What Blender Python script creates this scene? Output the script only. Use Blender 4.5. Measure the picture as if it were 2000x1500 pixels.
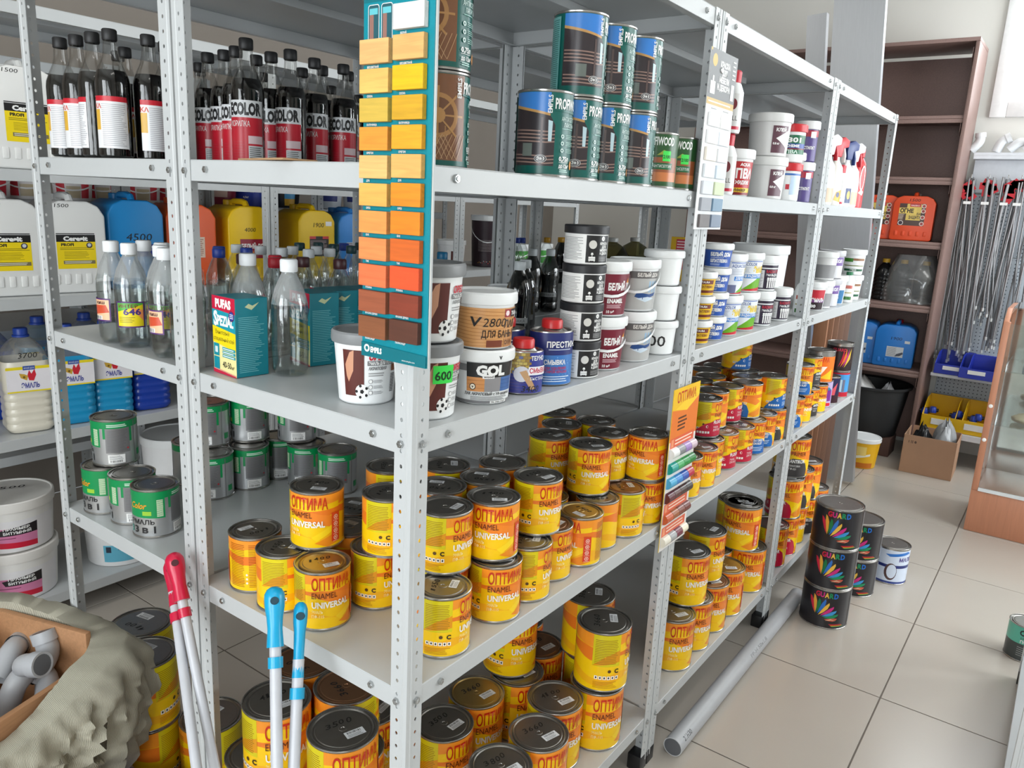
import bpy, bmesh, math, random
from mathutils import Vector, Matrix
random.seed(11)
sc = bpy.context.scene
for o in list(bpy.data.objects): bpy.data.objects.remove(o)
col = sc.collection
PI = math.pi
# ------------------------------------------------------------------ camera
F = 1513.6; CAM = Vector((-0.8271, -0.7779, 1.5743)); YAW, PITCH, ROLL = 0.62443, -0.22999, 0.05043
_f = Vector((math.cos(PITCH)*math.cos(YAW), math.cos(PITCH)*math.sin(YAW), math.sin(PITCH)))
_r = _f.cross(Vector((0, 0, 1))).normalized(); _u = _r.cross(_f)
_r, _u = math.cos(ROLL)*_r + math.sin(ROLL)*_u, -math.sin(ROLL)*_r + math.cos(ROLL)*_u
cd = bpy.data.cameras.new('camera'); cd.sensor_width = 36; cd.lens = F*36/2000; cd.clip_start = .02
cam = bpy.data.objects.new('camera', cd); col.objects.link(cam); sc.camera = cam
m3 = Matrix((_r, _u, -_f)).transposed(); cam.matrix_world = Matrix.Translation(CAM) @ m3.to_4x4()
# ------------------------------------------------------------------ view, world, lights
vs = sc.view_settings; vs.view_transform = 'Standard'; vs.look = 'None'; vs.exposure = 0.0; vs.gamma = 1; vs.use_curve_mapping = False
cy = sc.cycles; cy.max_bounces = 7; cy.diffuse_bounces = 4; cy.glossy_bounces = 3; cy.transparent_max_bounces = 14; cy.caustics_reflective = False; cy.caustics_refractive = False
wd = bpy.data.worlds.new('world'); sc.world = wd; wd.use_nodes = True
bg = wd.node_tree.nodes['Background']; bg.inputs[0].default_value = (.86, .93, 1, 1); bg.inputs[1].default_value = 0.35
def area(name, loc, direction, sx, sy, power, color=(1, 1, 1)):
    l = bpy.data.lights.new(name, 'AREA'); l.shape = 'RECTANGLE'; l.size = sx; l.size_y = sy; l.energy = power; l.color = color
    o = bpy.data.objects.new(name, l); col.objects.link(o); o.location = loc
    o.rotation_euler = Vector(direction).to_track_quat('-Z', 'Y').to_euler(); return o
DAY = (.90, .96, 1.0)
# daylight entering through the shop windows (back wall, right wall, far wall)
for y in (-1.3, .5): area('window_daylight_back', (-2.93, y, 1.65), (1, .12, -.06), 1.3, 1.8, 44, DAY)
for x in (2.6, 4.4): area('window_daylight_right', (x, -2.83, 1.9), (0, 1, -.12), 1.4, 1.7, 52, DAY)
area('window_daylight_far', (5.27, -.75, 2.95), (-1, .1, -.5), 1.1, 1.1, 24, DAY)
# unseen ceiling lamps, added as fill light
for (x, y) in ((-.6, -1.0), (1.9, -1.0), (4.2, -.9), (.2, 1.65), (2.4, 1.65)): area('fill_lamp_light', (x, y, 3.34), (0, 0, -1), 1.2, .3, 5, (1, .97, .93))

# ------------------------------------------------------------------ pixel helpers (2000x1500 frame)
def ray(px, py): return _f + _r*((px-1000)/F) - _u*((py-750)/F)
def onz(px, py, z): d = ray(px, py); t = (z-CAM.z)/d.z; return CAM + d*t
def onx(px, py, x): d = ray(px, py); return CAM + d*((x-CAM.x)/d.x)
def ony(px, py, y): d = ray(px, py); return CAM + d*((y-CAM.y)/d.y)
def proj(p): d = Vector(p)-CAM; z = d.dot(_f); return 1000+F*d.dot(_r)/z, 750-F*d.dot(_u)/z, z
def basefront(px, py, z, rad):                 # front contact point of a round base -> centre
    p = onz(px, py, z); d = Vector((p.x-CAM.x, p.y-CAM.y, 0)).normalized(); return p + d*rad
def atdepth(px, zc, z):                        # point of given image column and depth on plane z
    a = _r - _f*((px-1000)/F); c = -a.z*(z-CAM.z); e = zc - _f.z*(z-CAM.z)
    det = a.x*_f.y - a.y*_f.x; return Vector((CAM.x+(c*_f.y-a.y*e)/det, CAM.y+(a.x*e-c*_f.x)/det, z))
def facecam(p): return math.atan2(CAM.y-p[1], CAM.x-p[0]) + PI/2   # rz so that local -Y looks at the camera

# ------------------------------------------------------------------ materials
def lin(c):
    return tuple((x/255/12.92 if x/255 <= .04045 else ((x/255+.055)/1.055)**2.4) for x in c) + (1,)
MATS = {}
def M(c, rough=.45, metal=0., kind='plain', scale=30., amt=.08, bump=0.):
    key = (tuple(c), rough, metal, kind, scale, amt, bump)
    if key in MATS: return MATS[key]
    m = bpy.data.materials.new('%s_%02x%02x%02x' % ((kind,)+tuple(int(x) for x in c[:3]))); m.use_nodes = True; MATS[key] = m
    nt = m.node_tree; N = nt.nodes; L = nt.links; b = N['Principled BSDF']
    b.inputs['Roughness'].default_value = rough; b.inputs['Metallic'].default_value = metal
    C = lin(c); tc = N.new('ShaderNodeTexCoord'); nz = N.new('ShaderNodeTexNoise'); nz.inputs['Scale'].default_value = scale; nz.inputs['Detail'].default_value = 3
    mp = N.new('ShaderNodeMapping'); L.new(tc.outputs['Object'], mp.inputs[0]); L.new(mp.outputs[0], nz.inputs['Vector'])
    mx = N.new('ShaderNodeMix'); mx.data_type = 'RGBA'; A, B = mx.inputs[6], mx.inputs[7]
    A.default_value = tuple(x*(1-amt) for x in C[:3])+(1,); B.default_value = tuple(min(1, x*(1+amt)) for x in C[:3])+(1,)
    L.new(nz.outputs[0], mx.inputs[0]); L.new(mx.outputs[2], b.inputs['Base Color'])
    if kind == 'wood': mp.inputs['Scale'].default_value = (1.2, 14, 14); nz.inputs['Distortion'].default_value = 1.2
    if kind == 'woody': mp.inputs['Scale'].default_value = (14, 1.1, 14); nz.inputs['Distortion'].default_value = 1.0
    if kind == 'grainz': mp.inputs['Scale'].default_value = (14, 14, 1.0); nz.inputs['Distortion'].default_value = .8
    if kind == 'brushed': mp.inputs['Scale'].default_value = (1, 1, 60)
    if kind == 'weave':
        w1 = N.new('ShaderNodeTexWave'); w1.inputs['Scale'].default_value = 120; w1.inputs['Distortion'].default_value = 2.5; w1.inputs['Detail'].default_value = 2
        L.new(tc.outputs['Object'], w1.inputs['Vector']); L.new(w1.outputs[0], mx.inputs[0])
    if bump:
        bp = N.new('ShaderNodeBump'); bp.inputs['Strength'].default_value = bump; bp.inputs['Distance'].default_value = .002
        L.new((w1 if kind == 'weave' else nz).outputs[0], bp.inputs['Height']); L.new(bp.outputs[0], b.inputs['Normal'])
    return m
def clear(name, tint=(.93, .95, .95), base=.04, hi=.55, haze=0., rough=.04):
    if name in MATS: return MATS[name]
    m = bpy.data.materials.new(name); MATS[name] = m; m.use_nodes = True; nt = m.node_tree; N = nt.nodes; L = nt.links
    N.remove(N['Principled BSDF']); out = N['Material Output']
    t = N.new('ShaderNodeBsdfTransparent'); t.inputs[0].default_value = tint+(1,)
    g = N.new('ShaderNodeBsdfGlossy'); g.inputs['Roughness'].default_value = rough
    lw = N.new('ShaderNodeLayerWeight'); lw.inputs[0].default_value = .35; mr = N.new('ShaderNodeMapRange')
    mr.inputs[3].default_value = base; mr.inputs[4].default_value = hi; L.new(lw.outputs['Facing'], mr.inputs[0])
    nz = N.new('ShaderNodeTexNoise'); nz.inputs['Scale'].default_value = 25; bp = N.new('ShaderNodeBump'); bp.inputs['Strength'].default_value = .12
    L.new(nz.outputs[0], bp.inputs['Height']); L.new(bp.outputs[0], g.inputs['Normal'])
    s = N.new('ShaderNodeMixShader'); L.new(mr.outputs[0], s.inputs[0]); L.new(t.outputs[0], s.inputs[1]); L.new(g.outputs[0], s.inputs[2])
    if haze:
        d = N.new('ShaderNodeBsdfDiffuse'); d.inputs[0].default_value = (.82, .84, .84, 1); s2 = N.new('ShaderNodeMixShader'); s2.inputs[0].default_value = haze
        L.new(s.outputs[0], s2.inputs[1]); L.new(d.outputs[0], s2.inputs[2]); s = s2
    L.new(s.outputs[0], out.inputs[0]); return m
def emis(name, c, st):
    if name in MATS: return MATS[name]
    m = bpy.data.materials.new(name); MATS[name] = m; m.use_nodes = True; N = m.node_tree.nodes; b = N['Principled BSDF']
    b.inputs['Emission Color'].default_value = tuple(c)+(1,); b.inputs['Emission Strength'].default_value = st; return m
WHITE = (236, 238, 238); STEEL = M((190, 193, 194), .36, .0, scale=9, amt=.03); TIN = M((168, 166, 162), .27, .9, 'brushed', 20, .12)
TINLID = M((140, 137, 132), .34, .9, scale=35, amt=.12); ZINC = M((190, 192, 192), .25, .95); BLACKP = M((22, 22, 24), .4); PET = clear('clear_pet')

# ------------------------------------------------------------------ mesh building
class MB:
    def __init__(s): s.v = []; s.f = []; s.mi = []; s.m = []
    def mat(s, m):
        if m not in s.m: s.m.append(m)
        return s.m.index(m)
    def add(s, vs_, fs, m):
        k = len(s.v); i = s.mat(m); s.v += [tuple(v) for v in vs_]
        for f in fs: s.f.append(tuple(k+j for j in f)); s.mi.append(i)
        return s
    def box(s, x0, y0, z0, x1, y1, z1, m, T=None):
        vs_ = [Vector((x, y, z)) for x in (x0, x1) for y in (y0, y1) for z in (z0, z1)]
        if T: vs_ = [T @ v for v in vs_]
        return s.add(vs_, [(0, 1, 3, 2), (4, 6, 7, 5), (0, 4, 5, 1), (2, 3, 7, 6), (0, 2, 6, 4), (1, 5, 7, 3)], m)
    def lathe(s, prof, m, seg=32, T=None, sx=1, sy=1, pw=2.0):
        # prof: (r,z) or (r,z,mat) ; the material belongs to the band that starts there ; pw>2 squares the section
        rows = []; vs_ = []
        for p in prof:
            if p[0] < 1e-6: rows.append([len(vs_)]); vs_.append(Vector((0, 0, p[1])))
            else:
                rows.append(list(range(len(vs_), len(vs_)+seg)))
                for k in range(seg):
                    a = 2*PI*k/seg; c_, s_ = math.sin(a), -math.cos(a)
                    g = 1 if pw == 2 else (abs(c_)**pw+abs(s_)**pw)**(-1/pw)
                    vs_.append(Vector((p[0]*c_*g*sx, p[0]*s_*g*sy, p[1])))
        if T: vs_ = [T @ v for v in vs_]
        k0 = len(s.v); s.v += [tuple(v) for v in vs_]; cur = m
        for i in range(len(rows)-1):
            if len(prof[i]) > 2: cur = prof[i][2]
            mi = s.mat(cur); a, b = rows[i], rows[i+1]
            for k in range(seg):
                j = (k+1) % seg
                if len(a) == 1 and len(b) == 1: continue
                f = (a[0], b[j], b[k]) if len(a) == 1 else ((a[k], a[j], b[0]) if len(b) == 1 else (a[k], a[j], b[j], b[k]))
                s.f.append(tuple(k0+q for q in f)); s.mi.append(mi)
        return s
    def tube(s, pts, r, m, seg=10, caps=True):
        pts = [Vector(p) for p in pts]; n = len(pts); rs = r if isinstance(r, (list, tuple)) else [r]*n
        k0 = len(s.v); mi = s.mat(m); up = None
        for i, p in enumerate(pts):
            t = (pts[min(i+1, n-1)]-pts[max(i-1, 0)]).normalized()
            if up is None: up = t.orthogonal().normalized()
            else: up = (up - t*up.dot(t)).normalized()
            sd = t.cross(up)
            for k in range(seg): a = 2*PI*k/seg; s.v.append(tuple(p+(up*math.cos(a)+sd*math.sin(a))*rs[i]))
        for i in range(n-1):
            for k in range(seg): j = (k+1) % seg; s.f.append((k0+i*seg+k, k0+i*seg+j, k0+(i+1)*seg+j, k0+(i+1)*seg+k)); s.mi.append(mi)
        if caps: s.f += [tuple(k0+k for k in range(seg))[::-1], tuple(k0+(n-1)*seg+k for k in range(seg))]; s.mi += [mi, mi]
        return s
    def extr(s, pts, y0, y1, m, T=None):        # polygon in XZ extruded along Y
        n = len(pts); vs_ = [Vector((x, y0, z)) for x, z in pts]+[Vector((x, y1, z)) for x, z in pts]
        if T: vs_ = [T @ v for v in vs_]
        return s.add(vs_, [tuple(range(n))[::-1], tuple(range(n, 2*n))]+[(i, (i+1) % n, n+(i+1) % n, n+i) for i in range(n)], m)
    def build(s, name, angle=.6, bevel=0, seg=2):
        me = bpy.data.meshes.new(name); me.from_pydata(s.v, [], s.f)
        for m in s.m: me.materials.append(m)
        me.polygons.foreach_set('material_index', s.mi); me.validate(); me.update()
        bm = bmesh.new(); bm.from_mesh(me); bmesh.ops.recalc_face_normals(bm, faces=bm.faces)
        if bevel:
            es = [e for e in bm.edges if len(e.link_faces) == 2 and e.calc_face_angle(0) > .5]
            bmesh.ops.bevel(bm, geom=es, offset=bevel, segments=seg, affect='EDGES', profile=.5, clamp_overlap=True)
        bm.to_mesh(me); bm.free()
        me.polygons.foreach_set('use_smooth', [True]*len(me.polygons)); me.set_sharp_from_angle(angle=angle); return me
def rrect(w, h, r, x=0, z=0, n=5):
    out = []
    for cx, cz, a0 in ((x+w/2-r, z+h-r, 0), (x-w/2+r, z+h-r, PI/2), (x-w/2+r, z+r, PI), (x+w/2-r, z+r, 1.5*PI)):
        for k in range(n+1): a = a0+PI/2*k/n; out.append((cx+r*math.cos(a), cz+r*math.sin(a)))
    return out
# ------------------------------------------------------------------ flat print (lettering and label shapes), in millimetres
_TX = {}
def textmesh(t, bold=0.):
    k = (t, bold)
    if k not in _TX:
        c = bpy.data.curves.new('t', 'FONT'); c.body = t; c.offset = bold; c.resolution_u = 2; c.fill_mode = 'FRONT'
        o = bpy.data.objects.new('t', c); me = o.to_mesh()
        vs_ = [(v.co.x, v.co.y) for v in me.vertices]; fs = [tuple(p.vertices) for p in me.polygons]
        o.to_mesh_clear(); bpy.data.objects.remove(o); bpy.data.curves.remove(c)
        x0 = min([v[0] for v in vs_] or [0]); vs_ = [(v[0]-x0, v[1]) for v in vs_]; _TX[k] = (vs_, fs, max([v[0] for v in vs_] or [1]))
    return _TX[k]
class Art:
    def __init__(s): s.L = []
    def p(s, c, *pts): s.L.append((c, list(pts), [tuple(range(len(pts)))])); return s
    def r(s, c, x0, z0, x1, z1): return s.p(c, (x0, z0), (x1, z0), (x1, z1), (x0, z1))
    def e(s, c, x, z, rx, rz=None, n=18): rz = rz or rx; return s.p(c, *[(x+rx*math.cos(2*PI*k/n), z+rz*math.sin(2*PI*k/n)) for k in range(n)])
    def band(s, c, xs, lo, hi):                 # closed strip between two polylines
        n = len(xs); s.L.append((c, list(zip(xs, lo))+list(zip(xs, hi)), [(i, i+1, n+i+1, n+i) for i in range(n-1)])); return s
    def t(s, c, txt, x, z, h, w=None, al='L', bold=0., sh=0., rot=0.):
        vs_, fs, tw = textmesh(txt, bold); ky = h/.7; kx = (w/tw) if w else ky; W = tw*kx
        dx = {'L': 0, 'C': -W/2, 'R': -W}[al]; cr, sr = math.cos(rot), math.sin(rot); P = []
        for a, b in vs_: X = a*kx+dx+sh*b*ky; Y = b*ky; P.append((x+X*cr-Y*sr, z+X*sr+Y*cr))
        s.L.append((c, P, fs)); return s
    def lines(s, c, x0, x1, z0, z1, n, t=.35, ragged=.25):   # unreadable fine print
        vs_ = []; fs = []
        for i in range(n):
            z = z1-(z1-z0)*(i+.5)/n; xe = x1-(x1-x0)*random.random()*ragged; d = (z1-z0)/n*t; k = len(vs_)
            vs_ += [(x0, z-d/2), (xe, z-d/2), (xe, z+d/2), (x0, z+d/2)]; fs.append((k, k+1, k+2, k+3))
        s.L.append((c, vs_, fs)); return s
    def bars(s, c, x0, x1, z0, z1, n=16):
        vs_ = []; fs = []; d = (x1-x0)/n
        for i in range(n):
            w = d*random.uniform(.25, .7); k = len(vs_); x = x0+i*d; vs_ += [(x, z0), (x+w, z0), (x+w, z1), (x, z1)]; fs.append((k, k+1, k+2, k+3))
        s.L.append((c, vs_, fs)); return s
    def mesh(s, name, mapper, step=0, lift=.045, rough=.35, off0=.15, metal=0.):
        mb = MB()
        for i, (c, P, fs) in enumerate(s.L):
            mt = c if not isinstance(c, tuple) else M(c, rough, metal, amt=.05)
            if step:
                xs = [p[0] for p in P]; k0 = math.floor(min(xs)/step)+1; k1 = math.ceil(max(xs)/step)
                if k1 > k0:
                    bm = bmesh.new(); bv = [bm.verts.new((a, b, 0)) for a, b in P]
                    for f in fs:
                        try: bm.faces.new([bv[q] for q in f])
                        except ValueError: pass
                    for k in range(k0, k1): bmesh.ops.bisect_plane(bm, geom=bm.verts[:]+bm.edges[:]+bm.faces[:], plane_co=(k*step, 0, 0), plane_no=(1, 0, 0), dist=1e-5)
                    bm.verts.index_update(); P = [(v.co.x, v.co.y) for v in bm.verts]; fs = [tuple(v.index for v in f.verts) for f in bm.faces]; bm.free()
            mb.add([mapper(a, b, (off0+lift*i)/1000) for a, b in P], fs, mt)
        me = bpy.data.meshes.new(name); me.from_pydata(mb.v, [], mb.f)
        for m in mb.m: me.materials.append(m)
        me.polygons.foreach_set('material_index', mb.mi); me.update()
        me.polygons.foreach_set('use_smooth', [True]*len(me.polygons)); return me
def cyl(R0, R1=None, H=1., Rref=None):           # label on a cylinder or cone, radius R0 at z=0 and R1 at z=H
    R1 = R0 if R1 is None else R1; Rr = Rref or (R0+R1)/2
    def f(a, b, o): th = a/1000/Rr; R = R0+(R1-R0)*(b/1000)/H+o; return (R*math.sin(th), -R*math.cos(th), b/1000)
    return f
def plane(org, u, v):
    org, u, v = Vector(org), Vector(u).normalized(), Vector(v).normalized(); n = u.cross(v)
    return lambda a, b, o: tuple(org+u*(a/1000)+v*(b/1000)+n*o)
# ------------------------------------------------------------------ things
REG = []
def obj(name, me, parent=None, loc=(0, 0, 0), rz=0):
    o = bpy.data.objects.new(name, me); col.objects.link(o); o.location = loc; o.rotation_euler = (0, 0, rz)
    if parent: o.parent = parent
    return o
def struct(name, me, label=None, cat=None, parent=None):
    o = obj(name, me, parent)
    if not parent: o['kind'] = 'structure'; o['label'] = label or name.replace('_', ' '); o['category'] = cat or name.split('_')[0]
    return o
KINDS = {}
def put(kind, loc, rz=0., phrase='', where='', cat='', group='', extra=(), rot=None, label=None):
    """kind: name in KINDS -> (object name, [(part, mesh, [(subpart, mesh)])]); one Empty per thing, parts share mesh data"""
    nm, parts = KINDS[kind]; root = obj(nm, None, None, loc, rz); root.empty_display_size = .02
    if rot is not None: root.rotation_euler = rot
    for p in list(parts)+list(extra):
        po = obj(p[0], p[1], root)
        for sp in (p[2] if len(p) > 2 else ()): obj(sp[0], sp[1], po)
    root['category'] = cat; 
    if group: root['group'] = group
    REG.append((root, phrase, where, label)); return root
def single(name, parts, loc=(0, 0, 0), rz=0, label='', cat='', group=''):
    KINDS['_'+name] = (name, parts); return put('_'+name, loc, rz, label=label, cat=cat, group=group)
# ================================================================== the room
WX, WY0, WY1, BX, CZ = 5.35, -2.9, 3.3, -3.0, 3.4
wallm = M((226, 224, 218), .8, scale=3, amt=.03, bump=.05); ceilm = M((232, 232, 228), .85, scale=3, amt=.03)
GROUT = M((120, 112, 104), .8); TILE = M((186, 178, 168), .22, scale=2.2, amt=.05)
fl = struct('floor', MB().box(BX, WY0, -.08, WX, WY1, -.003, GROUT).build('floor'), 'beige glossy ceramic tile floor with dark joints', 'floor')
tile = MB().box(-.3115, -.3115, -.003, .3115, .3115, 0, TILE).build('tile', bevel=.0012, seg=1); TS = .6275
TX0, TY0 = 1.829-TS*7.5, -.4695-TS*3.5
for i in range(14):
    for j in range(10):
        x, y = TX0+TS*i, TY0+TS*j
        if x+.32 < BX+.1 or x-.32 > WX-.05 or y-.32 < WY0 or y > WY1: continue
        obj('tile', tile, fl, (x, y, 0))
def wall_with_holes(name, axis, pos, a0, a1, holes, label, th=.12):
    mb = MB(); aa = sorted({a0, a1, *[h[0] for h in holes], *[h[1] for h in holes]}); zz = sorted({0, CZ, *[h[2] for h in holes], *[h[3] for h in holes]})
    for i in range(len(aa)-1):
        for j in range(len(zz)-1):
            ca, cz = (aa[i]+aa[i+1])/2, (zz[j]+zz[j+1])/2
            if any(h[0] < ca < h[1] and h[2] < cz < h[3] for h in holes): continue
            if axis == 'x': mb.box(min(pos, pos+th), aa[i], zz[j], max(pos, pos+th), aa[i+1], zz[j+1], wallm)
            else: mb.box(aa[i], min(pos, pos+th), zz[j], aa[i+1], max(pos, pos+th), zz[j+1], wallm)
    return struct(name, mb.build(name), label, 'wall')
FW = [(-1.35, -.14, 2.32, 3.2)]; BW = [(-2.0, -.6, .75, 2.55), (-.2, 1.2, .75, 2.55)]; RW = [(1.9, 3.3, 1.0, 2.8), (3.7, 5.1, 1.0, 2.8)]
wall_with_holes('wall_far', 'x', WX, WY0, WY1, FW, 'white painted wall behind brown shelf unit and pegboard')
wall_with_holes('wall_back', 'x', BX, WY0, WY1, BW, 'white painted wall with windows behind the viewer', -.12)
wall_with_holes('wall_right', 'y', WY0, BX, WX, RW, 'white painted wall with two windows along the aisle', -.12)
struct('wall_left', MB().box(BX, WY1, 0, WX, WY1+.12, CZ, M((138, 130, 122), .8, scale=3, amt=.06)).build('wall_left'), 'left wall behind the rear racks, colour darkened for shade', 'wall')  # wall colour darkened to stand in for the shade behind the racks
struct('ceiling', MB().box(BX, WY0, CZ, WX, WY1, CZ+.1, ceilm).build('ceiling'), 'plain white ceiling above the racks', 'ceiling')
PANE = emis('daylit_pane', (.92, .97, 1), 2.2); FRAME = M((240, 240, 240), .4)
wn = 0
for axis, pos, holes, sg in (('x', WX, FW, 1), ('x', BX, BW, -1), ('y', WY0, RW, -1)):
    for (a, b, z0, z1) in holes:
        wn += 1; fr = MB(); t = .045
        def bb(a0, zz0, a1, zz1, d0, d1, m, mb):
            lo, hi = sorted((pos+sg*d0, pos+sg*d1))
            if axis == 'x': mb.box(lo, a0, zz0, hi, a1, zz1, m)
            else: mb.box(a0, lo, zz0, a1, hi, zz1, m)
        for q in ((a-.05, z0-.05, a+t, z1+.05), (b-t, z0-.05, b+.05, z1+.05), (a+t, z0-.05, b-t, z0+t), (a+t, z1-t, b-t, z1+.05), ((a+b)/2-.03, z0+t, (a+b)/2+.03, z1-t)): bb(*q, -.03, .03, FRAME, fr)
        w = struct('window_%d' % wn, fr.build('window', bevel=.006), 'white framed %s window' % ('bright far wall' if wn == 1 else ('back wall' if wn < 4 else 'right wall')), 'window')
        w['label'] = 'white framed daylit window above the pegboard at far end' if wn == 1 else 'white framed window number %d counted around the room' % wn
        gl = MB(); bb(a+.03, z0+.03, b-.03, z1-.03, .05, .06, PANE, gl); obj('pane', gl.build('pane'), w)
LAMPM = emis('fill_tube', (1, .98, .94), 6)
for i, (x, y) in enumerate(((-.6, -1.0), (1.9, -1.0), (4.2, -.9), (.2, 1.65), (2.4, 1.65))):  # bodies and glowing tubes for the added fill lamps, out of view
    single('ceiling_lamp', [('housing', MB().box(-.62, -.17, .03, .62, .17, .055, FRAME).build('housing', bevel=.01)), ('tube', MB().tube([(-.58, 0, .024), (.58, 0, .024)], .012, LAMPM).build('tube'))], (x, y, CZ-.056),
           label='added unseen ceiling fill lamp, %s' % ('over the aisle at the viewer', 'over the middle of the aisle', 'over the far end of the aisle', 'above the near rear racks', 'above the far rear racks')[i], cat='lamp', group='added fill lamps')

# ================================================================== perforated steel racks
PW, PT, PITCHH = .037, .0016, .025
def post_mesh(H, zoff):
    mb = MB(); n = int(H/PITCHH); RIB = STEEL
    def wing(mp):
        hc = .0225; hr = .0029
        for side in (0, PT):
            for k in range(n):
                z0, z1 = k*PITCHH, (k+1)*PITCHH; zm = (z0+z1)/2
                o = [(0, z0), (hc, z0), (PW, z0), (PW, zm), (PW, z1), (hc, z1), (0, z1), (0, zm)]
                h = [(hc+hr*math.cos(a), zm+hr*1.25*math.sin(a)) for a in [(-135+45*i)*PI/180 for i in range(8)]]
                vs_ = [mp(a, side, b) for a, b in o+h]
                mb.add(vs_, [(i, (i+1) % 8, 8+(i+1) % 8, 8+i) for i in range(8)], STEEL)
        for k in range(n):
            zm = (k+.5)*PITCHH; ring = [(hc+hr*math.cos(a), zm+hr*1.25*math.sin(a)) for a in [(-135+45*i)*PI/180 for i in range(8)]]
            mb.add([mp(a, 0, b) for a, b in ring]+[mp(a, PT, b) for a, b in ring], [(i, (i+1) % 8, 8+(i+1) % 8, 8+i) for i in range(8)], STEEL)
        mb.add([mp(PW, 0, 0), mp(PW, PT, 0), mp(PW, PT, n*PITCHH), mp(PW, 0, n*PITCHH)], [(0, 1, 2, 3)], STEEL)
        mb.add([mp(0, 0, n*PITCHH), mp(PW, 0, n*PITCHH), mp(PW, PT, n*PITCHH), mp(0, PT, n*PITCHH)], [(0, 1, 2, 3)], STEEL)
        # pressed rib along the wing
        mb.add([mp(a, d, z) for z in (0, n*PITCHH) for a, d in ((.008, 0), (.0095, -.0012), (.0125, -.0012), (.014, 0))], [(0, 1, 5, 4), (1, 2, 6, 5), (2, 3, 7, 6)], STEEL)
    wing(lambda a, d, z: (d, a, z+zoff)); wing(lambda a, d, z: (a, d, z+zoff))
    me = mb.build('post', angle=.5); return me
POST = post_mesh(2.0, .03); FOOT = MB().box(-.0006, -.0006, 0, .041, .041, .05, BLACKP).build('foot_cap', bevel=.003)
BOLT = MB().lathe([(0, .0065), (.0035, .0062), (.004, .0045), (.0062, .0045), (.0066, 0)], ZINC, 6).build('bolt', angle=.3)
def shelf_mesh(lx, ly):
    mb = MB(); h = .038; t = .0015; e = .0022
    mb.box(e, e, -t, lx-e, ly-e, 0, STEEL)
    for a in ((e, e, lx-e, e+t), (e, ly-e-t, lx-e, ly-e), (e, e, e+t, ly-e), (lx-e-t, e, lx-e, ly-e)): mb.box(a[0], a[1], -h, a[2], a[3], -t, STEEL)
    for a in ((e, e, lx-e, e+.018), (e, ly-e-.018, lx-e, ly-e), (e, e, e+.018, ly-e), (lx-e-.018, e, lx-e, ly-e)): mb.box(a[0], a[1], -h, a[2], a[3], -h+t, STEEL)
    mb.box(.12, ly/2-.03, -.02, lx-.12, ly/2+.03, -t, STEEL)
    return mb.build('shelf', bevel=.0007, seg=1)
def rack(x0, x1, y0, y1, zs, label, bolts='xy', group='', marks=False):
    lx, ly = x1-x0, y1-y0; r = obj('shelving_unit', None, None, (x0, y0, 0)); r.empty_display_size = .05
    r['label'] = label; r['category'] = 'shelving unit'
    if group: r['group'] = group
    sm = shelf_mesh(lx, ly); ps = []
    for i, (px, py, rz) in enumerate(((0, 0, 0), (lx, 0, PI/2), (lx, ly, PI), (0, ly, -PI/2))):
        p = obj('post', POST, r, (px, py, 0), rz); ps.append(p); f = obj('foot_cap', FOOT, p)
    for z in zs:
        s = obj('shelf', sm, r, (0, 0, z))
        if bolts:
            for bx, by, d in ((0, .0225, 'x'), (0, ly-.0225, 'x'), (0, .085, 'x'), (0, ly-.085, 'x'), (.0225, 0, 'y'), (lx-.0225, 0, 'y'), (.085, 0, 'y'), (lx-.085, 0, 'y')):
                if d not in bolts: continue
                b = obj('bolt', BOLT, s, (bx+(.002 if d == 'x' and by not in (.0225, ly-.0225) else 0), by+(.002 if d == 'y' and bx not in (.0225, lx-.0225) else 0), -.02 if min(bx or by, abs(lx-bx) if d == 'y' else abs(ly-by)) < .03 else -.017))
                b.rotation_euler = (0, -PI/2, 0) if d == 'x' else (PI/2, 0, 0)
    return r
X = [0, 1.014, 2.036, 3.052]; Y = [0, .6044, 1.205]; S5, S4, S3, S2, S1 = .179, .774, 1.224, 1.6215, 2.029
ZS = (S5, S4, S3, S2, S1); g = .003
names = ('nearest', 'middle', 'farthest')
for i in range(3):
    rack(X[i]+(g if i else 0), X[i+1]-(g if i < 2 else 0), 0, Y[1]-g, ZS, 'light grey perforated steel shelving unit, %s of three along the aisle' % names[i], 'xy' if i == 0 else 'y', 'grey steel shelving units')
    rack(X[i]+(g if i else 0), X[i+1]-(g if i < 2 else 0), Y[1]+g, Y[2], (S4, S3, S2, S1) if i == 0 else ZS, 'light grey steel shelving unit backing onto the %s aisle unit' % names[i], 'x' if i == 0 else '', 'grey steel shelving units')
ZB = (.12, .72, 1.19, 1.6, 2.1)
for i in range(3): rack(.02+1.225*i, .02+1.225*(i+1)-.006, 2.0, 2.46, ZB, 'grey steel shelving unit across the left aisle, %s of three' % names[i], '', 'grey steel shelving units')
for i in range(3): rack(-.15+1.03*i, -.15+1.03*(i+1)-.006, 2.5, 2.95, (.5, 1.0, 1.49, 2.0), 'grey steel shelving unit hindmost against the left wall, %s of three' % names[i], '', 'grey steel shelving units')
rack(1.0, 2.28, -1.35, -.835, (.1, .6, 1.1), 'grey steel rack at the right edge beside the aisle', '', 'grey steel shelving units')
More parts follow.
